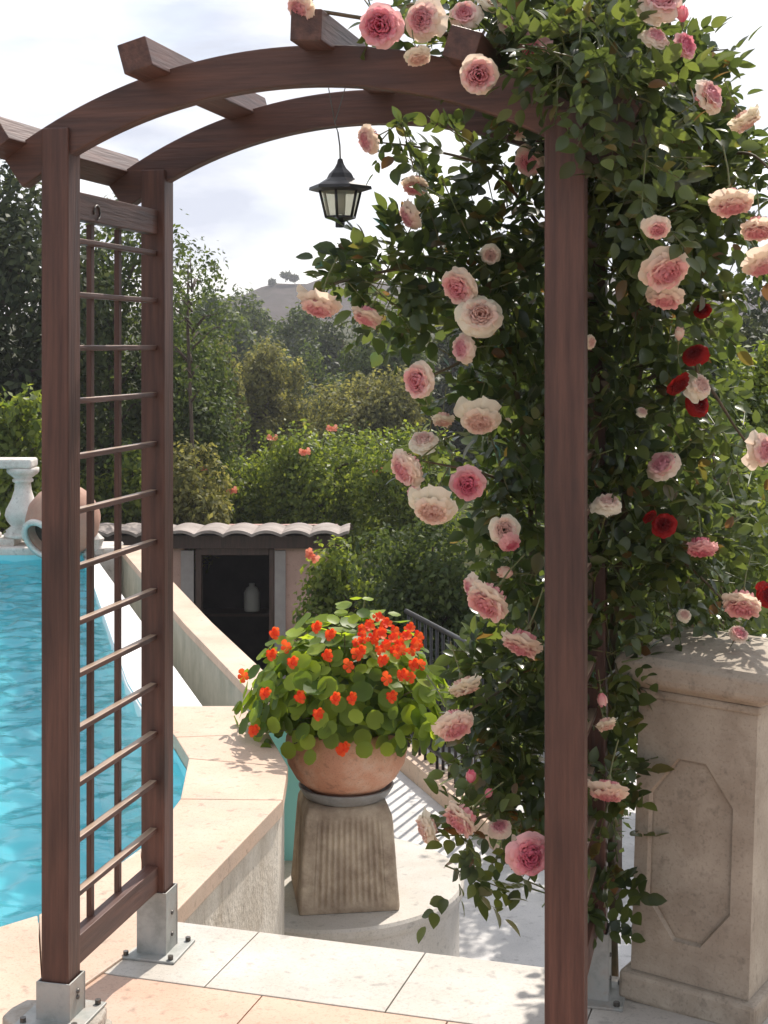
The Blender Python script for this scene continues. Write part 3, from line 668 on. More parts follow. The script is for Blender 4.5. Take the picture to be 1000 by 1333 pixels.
PT = (np.array([(0, 0, 0), (.30, .55, .10), (.16, .98, .0), (-.16, .98, .0), (-.30, .55, .10)]), np.array([(0, 1, 2, 3, 4)]))
def cluster(nf, spread, sz):
    pos = []; ds = []; ns = []; ss = []
    for i in range(nf):
        c = np.array([rng.normal() * spread, rng.normal() * spread * .5, rng.normal() * spread * .7]); nn = np.array([c[0] * 8, -1 + rng.normal() * .3, c[2] * 6 + .4]); nn /= np.linalg.norm(nn)
        a0 = rng.uniform(0, 6); u = np.cross(nn, [0.1, .2, 1]); u /= np.linalg.norm(u); v = np.cross(nn, u)
        for k in range(5):
            a = a0 + k * 2 * math.pi / 5; dr = u * math.cos(a) + v * math.sin(a) + nn * rng.uniform(.1, .5)
            pos.append(c); ds.append(dr); ns.append(nn); ss.append(sz * rng.uniform(.75, 1.25))
    return np_mesh('flower', *inst(PT, pos, ds, ns, ss))
PT = (np.array([(0, 0, 0), (.20, .35, .06), (.40, .68, .16), (.26, .92, .06), (0, 1.0, .12), (-.26, .92, .04), (-.40, .68, .14), (-.20, .35, .06), (0, .5, .0)]), np.array([(0, 1, 8, 7), (1, 2, 3, 8), (8, 3, 4, 5), (7, 8, 5, 6)]))
fm = [cluster(n_, s_, z_) for n_, s_, z_ in ((1, .002, .030), (3, .013, .022), (7, .026, .023))]
for i, (px, py) in enumerate(fl):
    # put it on the front surface of the bush
    x = (px - 500) / F * 6.1 + .165; z = (EYE - (py - 450) / F * 6.1) - (zp + .255) - .12
    q = 1 - (x / .52) ** 2 - (z / .44) ** 2; yy = -.40 * math.sqrt(max(.05, q)) - .02
    me = fm[1 if py > 900 else (2 if 800 < py < 850 and px > 460 else (i % 2))]
    if not me.materials: me.materials.append(MATS['petal_orange'])
    o = bpy.data.objects.new('flower', me); COL.objects.link(o); o.parent = pl
    o.location = (x, yy, z + .12); o.rotation_euler = (0, rng.uniform(-.4, .4), rng.uniform(-.4, .4))

# ================================================================== STONE PILLAR
e1v = Vector((.841, -.541, 0)); ang = math.atan2(-.541, .841)
base_c = Vector((.565 + .0, 3.78, 0))
SP = empty('stone_pillar', (0, 0, 0), ang)
tag(SP, 'beige stone balustrade pillar with octagonal panel at the right edge', 'pillar')
# local: x along front, y depth away; origin at left-front corner of the shaft at ground
SP.location = (.640, 3.86, 0.004); SP.rotation_euler = (0, R(1.9), ang)
PW = .315; PD = .36; HT = .79; HB = .075
b = MB(); b.box((PW / 2, PD / 2, HB / 2), (PW + .05, PD + .05, HB)); b.build('plinth', 'pillar_stone', SP, bevel=.012)
# shaft with octagonal recess
b = MB(); z0, z1 = HB + .001, HT; o0, o1x = .036, PW - .055; cz0, cz1 = z0 + .10, z1 - .145; cx = .075; czz = .10
octo = [(o0 + cx, cz1), (o1x - cx, cz1), (o1x, cz1 - czz), (o1x, cz0 + czz), (o1x - cx, cz0), (o0 + cx, cz0), (o0, cz0 + czz), (o0, cz1 - czz)]
rect = [(o0 + cx, z1), (o1x - cx, z1), (PW, cz1 - czz), (PW, cz0 + czz), (o1x - cx, z0), (o0 + cx, z0), (0, cz0 + czz), (0, cz1 - czz)]
cor = [(0, z1), (PW, z1), (PW, z0), (0, z0)]
def shrink(p, q): cxx = (o0 + o1x) / 2; czc = (cz0 + cz1) / 2; return (cxx + (p[0] - cxx) * q, czc + (p[1] - czc) * (1 - (1 - q) * .45))
o2 = [shrink(p, .955) for p in octo]; o3 = [shrink(p, .90) for p in octo]
vs = [(x, 0, z) for x, z in octo] + [(x, 0, z) for x, z in rect] + [(x, 0, z) for x, z in cor] + [(x, .014, z) for x, z in o2] + [(x, .012, z) for x, z in o3]
A, B_, C_, D_, E_ = 0, 8, 16, 20, 28
fs = [(A, A + 1, B_ + 1, B_), (A + 1, A + 2, B_ + 2, C_ + 1, B_ + 1), (A + 2, A + 3, B_ + 3, B_ + 2), (A + 3, A + 4, B_ + 4, C_ + 2, B_ + 3), (A + 4, A + 5, B_ + 5, B_ + 4),
      (A + 5, A + 6, B_ + 6, C_ + 3, B_ + 5), (A + 6, A + 7, B_ + 7, B_ + 6), (A + 7, A, B_, C_, B_ + 7)]
for i in range(8):
    j = (i + 1) % 8; fs += [(A + i, D_ + i, D_ + j, A + j), (D_ + i, E_ + i, E_ + j, D_ + j)]
fs.append(tuple(E_ + i for i in range(8))[::-1])
# sides
k0 = len(vs); vs += [(0, PD, z0), (0, PD, z1), (PW, PD, z0), (PW, PD, z1)]
fs += [(C_ + 3, B_ + 6, B_ + 7, C_, k0 + 1, k0), (C_ + 1, B_ + 2, B_ + 3, C_ + 2, k0 + 2, k0 + 3), (k0, k0 + 1, k0 + 3, k0 + 2)]
b.add(vs, fs); b.build('shaft', 'pillar_stone', SP)
b = MB(); b.box((PW / 2, PD / 2, HT + .012), (PW + .02, PD + .02, .022)); b.build('neck_moulding', 'pillar_stone', SP, bevel=.006)
# cap: stacked profile
b = MB(); levs = [(.010, .024), (.045, .045), (.050, .060), (.052, .095), (.038, .112), (-.05, .130), (-.12, .137)]
rws = []
for o_, z in levs: rws += [(-o_, -o_, HT + z), (PW + o_, -o_, HT + z), (PW + o_, PD + o_, HT + z), (-o_, PD + o_, HT + z)]
fs = [(3, 2, 1, 0)]
for j in range(len(levs) - 1):
    for i in range(4): fs.append((j * 4 + i, j * 4 + (i + 1) % 4, j * 4 + 4 + (i + 1) % 4, j * 4 + 4 + i))
k = (len(levs) - 1) * 4; fs.append((k, k + 1, k + 2, k + 3)); b.add(rws, fs); b.build('cap', 'pillar_stone', SP, bevel=.006)

# ================================================================== TREES AND SHRUBS
def lumpy(n, hx, hy, hz, lumps, leaf, outb=.25, seed=0, sparse=False, up=.25):
    g = np.random.default_rng(seed)
    c = g.normal(size=(lumps, 3)); c /= np.linalg.norm(c, axis=1, keepdims=True); c *= g.uniform(.35, .80, (lumps, 1)); 
    lr = g.uniform(.16, .46, lumps) * (.6 if sparse else 1)
    wgt = lr ** 2; wgt /= wgt.sum(); idx = g.choice(lumps, n, p=wgt)
    d = g.normal(size=(n, 3)); d /= np.linalg.norm(d, axis=1, keepdims=True)
    lump2 = 1 + .16 * np.sin(d[:, 0] * 9 + idx) + .13 * np.sin(d[:, 1] * 11 + d[:, 2] * 8 + idx * 2)
    r = (lr[idx] * (1 - np.abs(g.normal(size=n)) * (.30 if not sparse else .5)) * lump2)[:, None]
    p = (c[idx] + d * r) * np.array([hx, hy, hz])
    nr = d + g.normal(size=(n, 3)) * .55 + np.array([0, 0, up]); dr = np.cross(nr, g.normal(size=(n, 3))) + np.array([0, 0, -.25])
    V, Fa = inst(LEAF4, p, dr, nr, g.uniform(.65, 1.35, n) * leaf)
    return np_mesh('crown', V, Fa), c * np.array([hx, hy, hz])
def tree(name, label, cat, px, top, bot, hw, Y, m, leaf, n, lumps=26, seed=1, group=None, depth=None, sparse=False, gz=None, blossoms=None):
    hx = hw / F * Y * 1.12; zt = EYE - (top - 450) / F * Y; zb = EYE - (bot - 450) / F * Y; hz = (zt - zb) / 2 * 1.1; hy = depth or min(hx, 2.2) 
    g = terr((px - 500) / F * Y, Y) if gz is None else gz
    x = (px - 500) / F * Y; root = empty(name, (x, Y, g)); tag(root, label, cat, group)
    me, cs = lumpy(n, hx, hy, hz, lumps, leaf, seed=seed, sparse=sparse)
    cr_ = finish('crown', me, m, root); zc = (zt + zb) / 2 - g; cr_.location = (0, 0, zc)
    b = MB(); rr = max(.03, min(.11, hx * .06)) * (.5 if sparse else 1); rs = random.Random(seed)
    top_ = Vector((rs.uniform(-.1, .1) * hx, 0, zc + hz * .55)); pts = [Vector((0, 0, -.05)), Vector((.04 * hx, .02, zc * .5)), Vector((-.06 * hx, 0, zc)), top_]
    b.tube(pts, [rr * 1.3, rr, rr * .7, rr * .2], 8)
    for c in cs[:: max(1, len(cs) // 14)]:
        e = Vector(c) + Vector((0, 0, zc)); s_ = Vector((0, 0, max(.1, min(e.z - abs(e.x) * .6, zc + hz * .3)))); b.tube([s_, (s_ + e) / 2 + Vector((0, 0, .06 * hz)), e], [rr * .5, rr * .3, rr * .12], 6)
    b.build('trunk', 'bark', root)
    if blossoms:
        for (bx, by) in blossoms:
            p = P(bx, by, Y - hy * .8) - Vector((x, Y, g)); o = bpy.data.objects.new('flower', BLOSSOM); COL.objects.link(o); o.parent = root; o.location = p; o.rotation_euler = (rs.uniform(-.5, .5), rs.uniform(-.5, .5), 0); o.scale = (1.1, 1.1, 1.1)
    return root
BLOSSOM = cluster(4, .02, .04); BLOSSOM.name = 'blossom'; leafmat('petal_coral', (0.80, 0.22, 0.12), (0.85, 0.36, 0.25), .4, .5, spec=.2); BLOSSOM.materials.append(MATS['petal_coral'])

GT = 'trees on the slope beyond the pool'
T = tree
T('broadleaf_tree', 'tall dark evergreen tree at the left edge behind the balustrade', 'tree', 0, 185, 720, 115, 17, 'leaf_dark', .11, 16000, 40, 1, GT)
T('broadleaf_tree', 'dark grey-green tree seen through the trellis of the arch', 'tree', 150, 235, 740, 90, 18.5, 'leaf_mid', .09, 16000, 34, 2, GT, gz=-2.5)
T('olive_tree', 'sparse small-leaved tree against the sky just right of the trellis', 'tree', 250, 285, 560, 85, 16.8, 'leaf_mid', .06, 1700, 40, 3, GT, sparse=True)
T('olive_tree', 'grey-green tree right of the trellis below the sparse branches', 'tree', 225, 425, 700, 90, 19, 'leaf_mid', .07, 16000, 30, 4, GT)
T('broadleaf_tree', 'dark rounded tree just under the bare ridge, left of centre', 'tree', 330, 388, 560, 70, 62, 'leaf_mid', .20, 14000, 28, 5, GT)
T('broadleaf_tree', 'small rounded tree below the ridge, between the sparse tree and the rounded dark tree', 'tree', 275, 385, 520, 55, 58, 'leaf_mid', .25, 6000, 22, 6, GT)
T('broadleaf_tree', 'dusty green tree just below the ridge, right of the rounded dark tree', 'tree', 385, 395, 560, 60, 55, 'leaf_mid', .18, 12000, 24, 16, GT)
T('shrub', 'grey-green shrub right of the arch post, behind the shed roof', 'shrub', 250, 560, 730, 55, 16.6, 'leaf_olive', .07, 6000, 22, 17, 'shrubs around the shed and pool')
T('broadleaf_tree', 'dark tree directly below the leftmost hanging pink rose', 'tree', 450, 395, 600, 85, 48, 'leaf_dark', .16, 15000, 28, 7, GT)
T('olive_tree', 'light olive tree in the middle of the slope, left of centre', 'tree', 270, 432, 600, 50, 29, 'leaf_olive', .09, 14000, 26, 8, GT)
T('olive_tree', 'rounded olive-green tree in the centre of the slope', 'tree', 348, 442, 620, 60, 31, 'leaf_olive', .10, 16000, 30, 9, GT)
T('broadleaf_tree', 'dark tree filling the gap behind the two olive trees', 'tree', 410, 436, 640, 75, 40, 'leaf_mid', .13, 14000, 28, 10, GT)
T('olive_tree', 'brownish olive tree left of the hanging rose branches', 'tree', 480, 470, 640, 75, 28, 'leaf_olive', .09, 17000, 30, 11, GT)
T('broadleaf_tree', 'dark tree on the slope behind the rose foliage', 'tree', 590, 380, 640, 90, 38, 'leaf_dark', .17, 11000, 30, 12, GT)
T('broadleaf_tree', 'wide dark tree behind the right post of the arch', 'tree', 740, 350, 760, 110, 26, 'leaf_dark', .14, 12000, 30, 13, GT)
T('broadleaf_tree', 'dark tree at the right edge behind the bright shrub', 'tree', 960, 370, 800, 110, 22, 'leaf_dark', .12, 14000, 32, 14, GT)
T('broadleaf_tree', 'mid green tree behind the red roses', 'tree', 860, 400, 760, 80, 24, 'leaf_mid', .12, 11000, 30, 15, GT)
for k, (px, py, s) in enumerate(((354, 370, 5), (372, 362, 8), (384, 366, 6))):
    root = T('hilltop_tree', ['leftmost tiny tree on the crest of the bare ridge', 'tallest tiny tree on the crest of the bare ridge, middle one', 'rightmost tiny tree on the crest of the bare ridge'][k], 'tree', px, crest_at(px) - s * 1.7, crest_at(px) - s * .3, s, 229, 'leaf_dark', .45, 350, 9, 20 + k, 'tiny trees on the ridge', gz=P(px, crest_at(px) + 1, 230).z)
T('broadleaf_tree', 'dusty tree on the slope just left of the hanging rose foliage', 'tree', 500, 405, 600, 70, 36, 'leaf_mid', .12, 14000, 30, 18, GT)
GS = 'shrubs around the shed and pool'
T('shrub', 'bright green shrub with a few coral flowers behind the shed roof', 'shrub', 320, 572, 760, 78, 19, 'leaf_bright', .066, 14000, 30, 31, GS, blossoms=[(352, 572), (300, 640), (262, 612)])
T('shrub', 'broad bright green shrub in the centre, left of the hanging roses', 'shrub', 415, 528, 780, 95, 18.5, 'leaf_bright', .066, 18000, 34, 32, GS, blossoms=[(430, 560), (488, 612), (395, 590)])
T('shrub', 'bright green shrub directly behind the lowest left roses', 'shrub', 530, 552, 800, 75, 17.5, 'leaf_bright', .066, 16000, 32, 33, GS)
T('shrub', 'yellow-green shrub behind the trellis, right of the terracotta jar', 'shrub', 175, 585, 740, 75, 17.6, 'leaf_bright', .08, 7000, 26, 34, GS)
T('shrub', 'bright leafy shrub at the left edge above the balustrade', 'shrub', 25, 492, 700, 50, 15, 'leaf_bright', .11, 2600, 20, 35, GS)
T('shrub', 'leafy shrub with a coral flower overhanging the right end of the shed', 'shrub', 455, 690, 900, 60, 13.4, 'leaf_bright', .065, 6500, 26, 36, GS, blossoms=[(403, 722)])
T('shrub', 'dense green shrub between the shed and the hanging roses', 'shrub', 560, 650, 960, 95, 12, 'leaf_mid', .06, 14000, 34, 37, GS)
T('shrub', 'dark shrub behind the iron railing', 'shrub', 610, 820, 1060, 90, 10.6, 'leaf_dark', .055, 10000, 30, 38, GS)
T('shrub', 'dark green shrub behind the right post of the arch', 'shrub', 720, 640, 1040, 90, 10.2, 'leaf_mid', .055, 12000, 30, 39, GS)
T('shrub', 'bright green shrub at the right edge behind the climbing rose', 'shrub', 985, 400, 700, 62, 9.5, 'leaf_bright', .06, 8000, 26, 40, GS, gz=-2.5)
T('shrub', 'sunlit green shrub above the stone pillar', 'shrub', 930, 520, 900, 95, 7.6, 'leaf_bright', .045, 13000, 34, 41, GS, gz=-1.05)
T('shrub', 'shaded shrub behind the climbing rose, left of the stone pillar', 'shrub', 800, 600, 1100, 75, 7.4, 'leaf_mid', .045, 11000, 30, 42, GS, gz=-1.05)

T('broadleaf_tree', 'leafy tree shading the lower patio, behind the climbing rose', 'tree', 850, 410, 930, 125, 9.0, 'leaf_mid', .06, 16000, 36, 43, GT, gz=-2.5)
T('broadleaf_tree', 'dark leafy tree behind the top of the right post', 'tree', 700, 330, 700, 80, 12.5, 'leaf_mid', .07, 9000, 30, 44, GT, gz=-2.5)
# ================================================================== CLIMBING ROSE
def rose_mesh(seed, openness=1.0, inner_n=34):
    g = random.Random(seed); V = []; Fs = []; tint = []
    def petal(th0, w, r0, r1, h, curl, z0, tn, nu=6, nv=5, wav=.02):
        o = len(V); ph = g.uniform(0, 6)
        for j in range(nv + 1):
            v = j / nv
            for i in range(nu + 1):
                u = -1 + 2 * i / nu
                ww = w * (.35 + .65 * math.sin(min(1, v * 1.25) * math.pi / 2)) * (1 if v < .85 else (1 - (v - .85) * 1.6))
                th = th0 + u * ww
                rr = r0 + (r1 - r0) * (v ** .75) + curl * max(0, v - .6) ** 2 * 4 - .03 * u * u * v
                z = z0 + h * math.sin(v * math.pi / 2 * (1.0 if curl < .05 else 1.25)) - (curl * 1.2 * max(0, v - .65)) - .05 * u * u * v + wav * math.sin(u * 6 + ph) * v
                rr += wav * .8 * math.sin(u * 5 + ph * 2) * v
                V.append((rr * math.cos(th), rr * math.sin(th), z)); tint.append(min(1, max(0, tn + (.25 * v if tn > .4 else .12 * v))))
        for j in range(nv):
            for i in range(nu): Fs.append((o + j * (nu + 1) + i, o + j * (nu + 1) + i + 1, o + (j + 1) * (nu + 1) + i + 1, o + (j + 1) * (nu + 1) + i))
    # densely packed swirled centre, a low dome
    nI = inner_n * 2
    for k in range(nI):
        r = .355 * math.sqrt((k + .6) / nI); a = k * 2.399 + g.uniform(-.3, .3)
        w = min(1.3, .085 / max(r, .05) * g.uniform(.8, 1.5)); zt = .43 - .30 * r * r / .13 * .35 + g.uniform(-.022, .022)
        petal(a, w, r * .8, r + g.uniform(.005, .02), zt, .055, .0, .02 + .55 * (r / .355) ** 2 * g.uniform(.2, 1), 4, 4, .012)
    for (n, rt, h, w, curl, tn) in ((7, .375, .395, .60, .03, .38), (7, .40, .37, .62, .05 * openness, .52), (6, .43, .33, .66, .09 * openness, .70), (6, .455, .27, .66, .13 * openness, .88), (5, .43, .20, .72, .17 * openness, .97)):
        a0 = g.uniform(0, 6)
        for k in range(n): petal(a0 + k * 2 * math.pi / n + g.uniform(-.15, .15), w * g.uniform(.85, 1.2), .05, rt * g.uniform(.92, 1.07), h * g.uniform(.90, 1.08), curl * g.uniform(.4, 1.6), 0, tn + g.uniform(-.12, .1), 8, 6, .018)
    me = bpy.data.meshes.new('rose'); me.from_pydata(V, [], Fs); me.polygons.foreach_set('use_smooth', [True] * len(Fs))
    at = me.attributes.new('tint', 'FLOAT', 'POINT'); at.data.foreach_set('value', tint); me.update(); return me
def bud_mesh(seed):
    g = random.Random(seed); V = []; Fs = []; tint = []
    for k in range(9):
        a0 = k * 2.4; rt = .16 + .016 * k; hh = .62 - .02 * k; o = len(V)
        for j in range(6):
            v = j / 5
            for i in range(6):
                u = -1 + .4 * i; th = a0 + u * .75 * (.5 + .5 * math.sin(v * math.pi * .8)); rr = rt * math.sin(min(1.0, v * 1.1 + .08) * math.pi * .62) + .05 * max(0, v - .8) * k / 9
                V.append((rr * math.cos(th), rr * math.sin(th), hh * v - .03 * u * u * v)); tint.append(.1 + .1 * k * v)
        for j in range(5):
            for i in range(5): Fs.append((o + j * 6 + i, o + j * 6 + i + 1, o + j * 6 + i + 7, o + j * 6 + i + 6))
    me = bpy.data.meshes.new('rosebud'); me.from_pydata(V, [], Fs); me.polygons.foreach_set('use_smooth', [True] * len(Fs))
    at = me.attributes.new('tint', 'FLOAT', 'POINT'); at.data.foreach_set('value', tint); me.update(); return me
def calyx_mesh():
    b = MB(); b.lathe([(.001, -.16), (.035, -.15), (.075, -.08), (.09, -.02), (.07, .03)], 10); b.tube([(0, 0, -.14), (.02, .03, -.5), (.0, .12, -.95)], [.024, .02, .02], 6)
    for k in range(5):
        a = k * 1.2566; ca_, sa_ = math.cos(a), math.sin(a); b.add([(.06 * ca_ - .05 * sa_, .06 * sa_ + .05 * ca_, -.03), (.06 * ca_ + .05 * sa_, .06 * sa_ - .05 * ca_, -.03), (.30 * ca_, .30 * sa_, -.02 - .06 * (k % 2)), ], [(0, 1, 2)])
    me = bpy.data.meshes.new('calyx'); me.from_pydata(b.v, [], b.f); me.update(); me.materials.append(MATS['green_stem']); return me
CAL = calyx_mesh()
RM = {}
def rmesh(kind, var):
    key = (kind, var)
    if key not in RM:
        me = bud_mesh(var) if kind.endswith('bud') else rose_mesh(var * 7 + 3, [1.0, .4, 1.5, .7, 1.25][var % 5], [34, 26, 38, 30, 24][var % 5])
        me.materials.append(MATS['petal_' + kind.replace('bud', '')]); RM[key] = me
    return RM[key]
def place_rose(parent, i, px, py, s, Y, kind, face, squash=1.0):
    if px > 840 and py < 300 and kind != 'red': Y = 3.04
    me = rmesh(kind, i % 5); o = bpy.data.objects.new('rose_flower' if not kind.endswith('bud') else 'rosebud', me); COL.objects.link(o); o.parent = parent
    fv = Vector(face); fv.y *= (.95 if i % 4 == 1 else .62); fv.z -= .12; fv.x += (.16, -.2, .05)[i % 3]; f = fv.normalized(); q = f.to_track_quat('Z', 'Y') @ Matrix.Rotation(i * 1.3, 4, 'Z').to_quaternion()
    d = s / F * Y * .92; wp = P(px, py, Y) - f * d * .15
    o.location = wp - parent.location; o.rotation_mode = 'QUATERNION'; o.rotation_quaternion = q
    o.scale = (d * random.uniform(.95, 1.05), d * random.uniform(.95, 1.05), d * squash * 1.22)
    c = bpy.data.objects.new('calyx', CAL); COL.objects.link(c); c.parent = o
    return o
RO = empty('climbing_rose', (.98, 3.85, .0))
RO.location = (.58, 4.25, -1.05)
tag(RO, 'large climbing rose with pink and cream double flowers covering the right of the arch', 'climbing rose')
Fc = (0, -1, 0)
RL = [ # px,py,size,Y,kind,facing
 (396, 8, 46, 3.30, 'pink', (-.5, -.5, -.2)), (498, 35, 62, 3.22, 'deep', (-.1, -1, 0)), (554, 27, 52, 3.24, 'pink', (-.3, -.9, .1)), (543, 70, 40, 3.2, 'cream', (0, -.6, -.7)),
 (606, 22, 42, 3.28, 'pink', (.1, -.7, .3)), (635, 5, 40, 3.3, 'cream', (.4, -.5, .6)), (622, 97, 58, 3.12, 'pink', (-.15, -1, -.05)), (697, 66, 48, 3.3, 'deep', (-.3, -.9, 0)), (660, 35, 34, 3.35, 'pink', (.2, -.8, .4)),
 (856, 4, 66, 3.3, 'pink', (0, -.7, .4)), (888, 25, 34, 3.35, 'deepbud', (.1, -.3, 1)), (888, 62, 40, 3.3, 'deep', (.3, -.7, .3)), (852, 52, 36, 3.35, 'pink', (0, -.7, .5)),
 (918, 128, 52, 3.25, 'pink', (.7, -.5, .35)), (968, 153, 46, 3.3, 'cream', (.4, -.2, -.7)), (952, 258, 60, 3.3, 'pink', (-.1, -.45, -.8)), (988, 293, 52, 3.35, 'pink', (.1, -.5, -.7)), (990, 340, 50, 3.3, 'pink', (.2, -.45, -.8)),
 (862, 346, 72, 3.2, 'pink', (.05, -.85, -.35)), (866, 382, 50, 3.35, 'pink', (.1, -.5, -.7)),
 (484, 180, 42, 3.5, 'pink', (-.7, -.5, -.2)), (541, 238, 40, 3.6, 'pink', (-.3, -.4, -.7)), (537, 280, 40, 3.6, 'pink', (-.6, -.5, -.3)), (692, 208, 46, 3.62, 'pink', (-.4, -.8, -.2)), (676, 170, 26, 3.6, 'cream', (-.4, -.8, 0)),
 (639, 330, 30, 3.6, 'cream', (.1, -.8, -.2)), (602, 370, 56, 3.5, 'pink', (-.45, -.8, -.25)), (417, 392, 56, 3.5, 'pink', (-.35, -.45, -.6)), (480, 408, 44, 3.55, 'pink', (-.2, -.4, -.8)),
 (624, 413, 58, 3.48, 'cream', (0, -.85, .35)), (608, 453, 42, 3.52, 'pink', (-.6, -.5, .1)), (550, 494, 54, 3.45, 'pink', (-.3, -.95, -.05)), (625, 541, 56, 3.5, 'cream', (-.1, -.85, -.35)), (577, 543, 34, 3.6, 'cream', (-.2, -.3, -.8)),
 (552, 578, 40, 3.55, 'cream', (.1, -.5, .6)), (534, 606, 58, 3.48, 'pink', (-.7, -.6, -.3)), (610, 627, 50, 3.5, 'deep', (-.25, -.95, -.1)), (565, 657, 60, 3.45, 'cream', (0, -.75, -.5)), (657, 690, 42, 3.5, 'cream', (-.1, -.8, .2)), (663, 705, 30, 3.48, 'deep', (.1, -.7, -.4)),
 (664, 746, 32, 3.6, 'creambud', (-.5, -.3, .2)), (640, 777, 68, 3.45, 'pink', (-.55, -.5, -.5)), (618, 764, 36, 3.5, 'pink', (-.8, -.4, 0)), (682, 832, 60, 3.5, 'pink', (-.2, -.5, -.75)), (604, 889, 46, 3.5, 'cream', (.3, -.3, -.8)), (589, 938, 60, 3.42, 'pink', (.2, -.65, -.6)),
 (605, 1062, 58, 3.45, 'pink', (-.5, -.65, -.45)), (560, 1077, 46, 3.5, 'cream', (-.9, -.35, -.1)), (687, 1110, 60, 3.35, 'deep', (-.05, -1, .08)), (651, 1080, 32, 3.5, 'pink', (.1, -.4, .7)), (613, 1016, 26, 3.5, 'deepbud', (0, -.2, 1)), (634, 1036, 20, 3.5, 'deepbud', (.3, -.2, 1)),
 (792, 1025, 52, 3.5, 'pink', (.05, -.55, -.6)), (788, 940, 30, 3.6, 'cream', (.2, -.4, -.6)), (783, 905, 28, 3.62, 'pinkbud', (0, -.1, -1)), (766, 445, 22, 3.6, 'cream', (.5, -.5, .1)), (884, 440, 28, 3.6, 'creambud', (0, -.3, 1)),
 (908, 503, 36, 3.7, 'cream', (.2, -.6, .4)), (866, 610, 48, 3.7, 'pink', (-.1, -.5, .5)), (790, 660, 40, 3.65, 'cream', (0, -.4, .7)), (912, 708, 48, 3.75, 'deep', (-.2, -.45, -.7)), (967, 781, 58, 3.7, 'pink', (0, -.5, -.6)), (988, 585, 44, 3.7, 'pink', (.3, -.8, .1)),
 (835, 538, 18, 3.7, 'cream', (0, -.6, .5)), (855, 295, 36, 3.6, 'pink', (.2, -.6, -.2)), (890, 802, 20, 3.8, 'cream', (0, -.5, .5)), (960, 828, 30, 3.8, 'pink', (0, -.5, .5)), (540, 640, 22, 3.6, 'pink', (-.3, -.5, .3)), (725, 405, 30, 3.62, 'pink', (0, -.8, .1)),
]
for i, (px, py, s, Y, kind, face) in enumerate(RL): place_rose(RO, i, px, py, s, Y, kind, face)
# foliage masses: (px, py, radius px, Y, weight)
BL = [(690, 75, 28, 3.14, .22), (740, 85, 42, 3.12, .5), (800, 125, 45, 3.12, .6), (850, 200, 40, 3.15, .5), (780, 60, 60, 3.15, .8), (850, 90, 45, 3.2, .6), (850, 260, 45, 3.25, .5), (475, 8, 16, 3.38, .3), (520, 10, 22, 3.4, .4), (590, 45, 26, 3.38, .6), (640, 55, 45, 3.4, 1), (700, 50, 75, 3.5, 1.3), (780, 70, 95, 3.5, 1.6), (850, 110, 85, 3.6, 1.4), (740, 130, 75, 3.6, 1.3), (810, 170, 80, 3.6, 1.3), (880, 200, 65, 3.7, 1.1), (935, 215, 45, 3.7, .8), (975, 215, 32, 3.7, .5),
      (870, 280, 75, 3.7, 1.3), (800, 300, 75, 3.75, 1.3), (940, 320, 55, 3.8, .9), (660, 240, 45, 3.75, .9), (700, 190, 40, 3.75, .8), (640, 310, 60, 3.75, .9), (570, 330, 55, 3.75, .8), (515, 345, 48, 3.7, .9), (470, 360, 34, 3.65, .6), (540, 210, 26, 3.6, .25), (600, 195, 26, 3.65, .3), (590, 250, 24, 3.65, .25), (505, 178, 12, 3.6, .12),
      (660, 390, 65, 3.75, 1.3), (590, 420, 50, 3.75, .5), (520, 390, 36, 3.7, .5), (680, 480, 55, 3.75, .95), (630, 500, 45, 3.75, .5), (590, 570, 45, 3.75, .35), (670, 570, 55, 3.75, 1.1), (690, 650, 45, 3.75, 1), (640, 660, 40, 3.75, .35), (690, 740, 45, 3.75, 1), (690, 820, 45, 3.75, 1), (650, 890, 55, 3.75, 1.4), (650, 960, 55, 3.75, 1.5), (690, 1000, 50, 3.75, 1.4), (680, 1080, 45, 3.7, .8), (630, 1075, 30, 3.55, .35), (590, 1100, 25, 3.52, .25), (600, 1145, 14, 3.5, .10), (700, 1150, 35, 3.75, .6),
      (820, 390, 75, 3.8, 1.3), (880, 400, 55, 3.85, .8), (790, 480, 65, 3.8, 1.2), (860, 500, 60, 3.9, .9), (790, 570, 60, 3.8, 1.1), (850, 600, 60, 3.9, .9), (790, 660, 55, 3.8, 1), (860, 690, 60, 3.9, .9), (790, 750, 60, 3.85, 1.2), (850, 790, 60, 4.0, 1.1), (920, 740, 60, 4.0, .7), (960, 640, 50, 4.0, .5), (940, 560, 45, 4.0, .4), (950, 820, 50, 4.15, .6), (790, 850, 48, 3.85, 1), (785, 930, 42, 3.85, .9), (790, 1010, 38, 3.85, .8), (790, 1090, 34, 3.85, .7), (785, 1160, 30, 3.85, .6), (770, 1200, 22, 3.85, .3)]
pos = []; dirs = []; nrm = []; siz = []; twigs = MB()
gR = np.random.default_rng(77)
cane_nodes = []
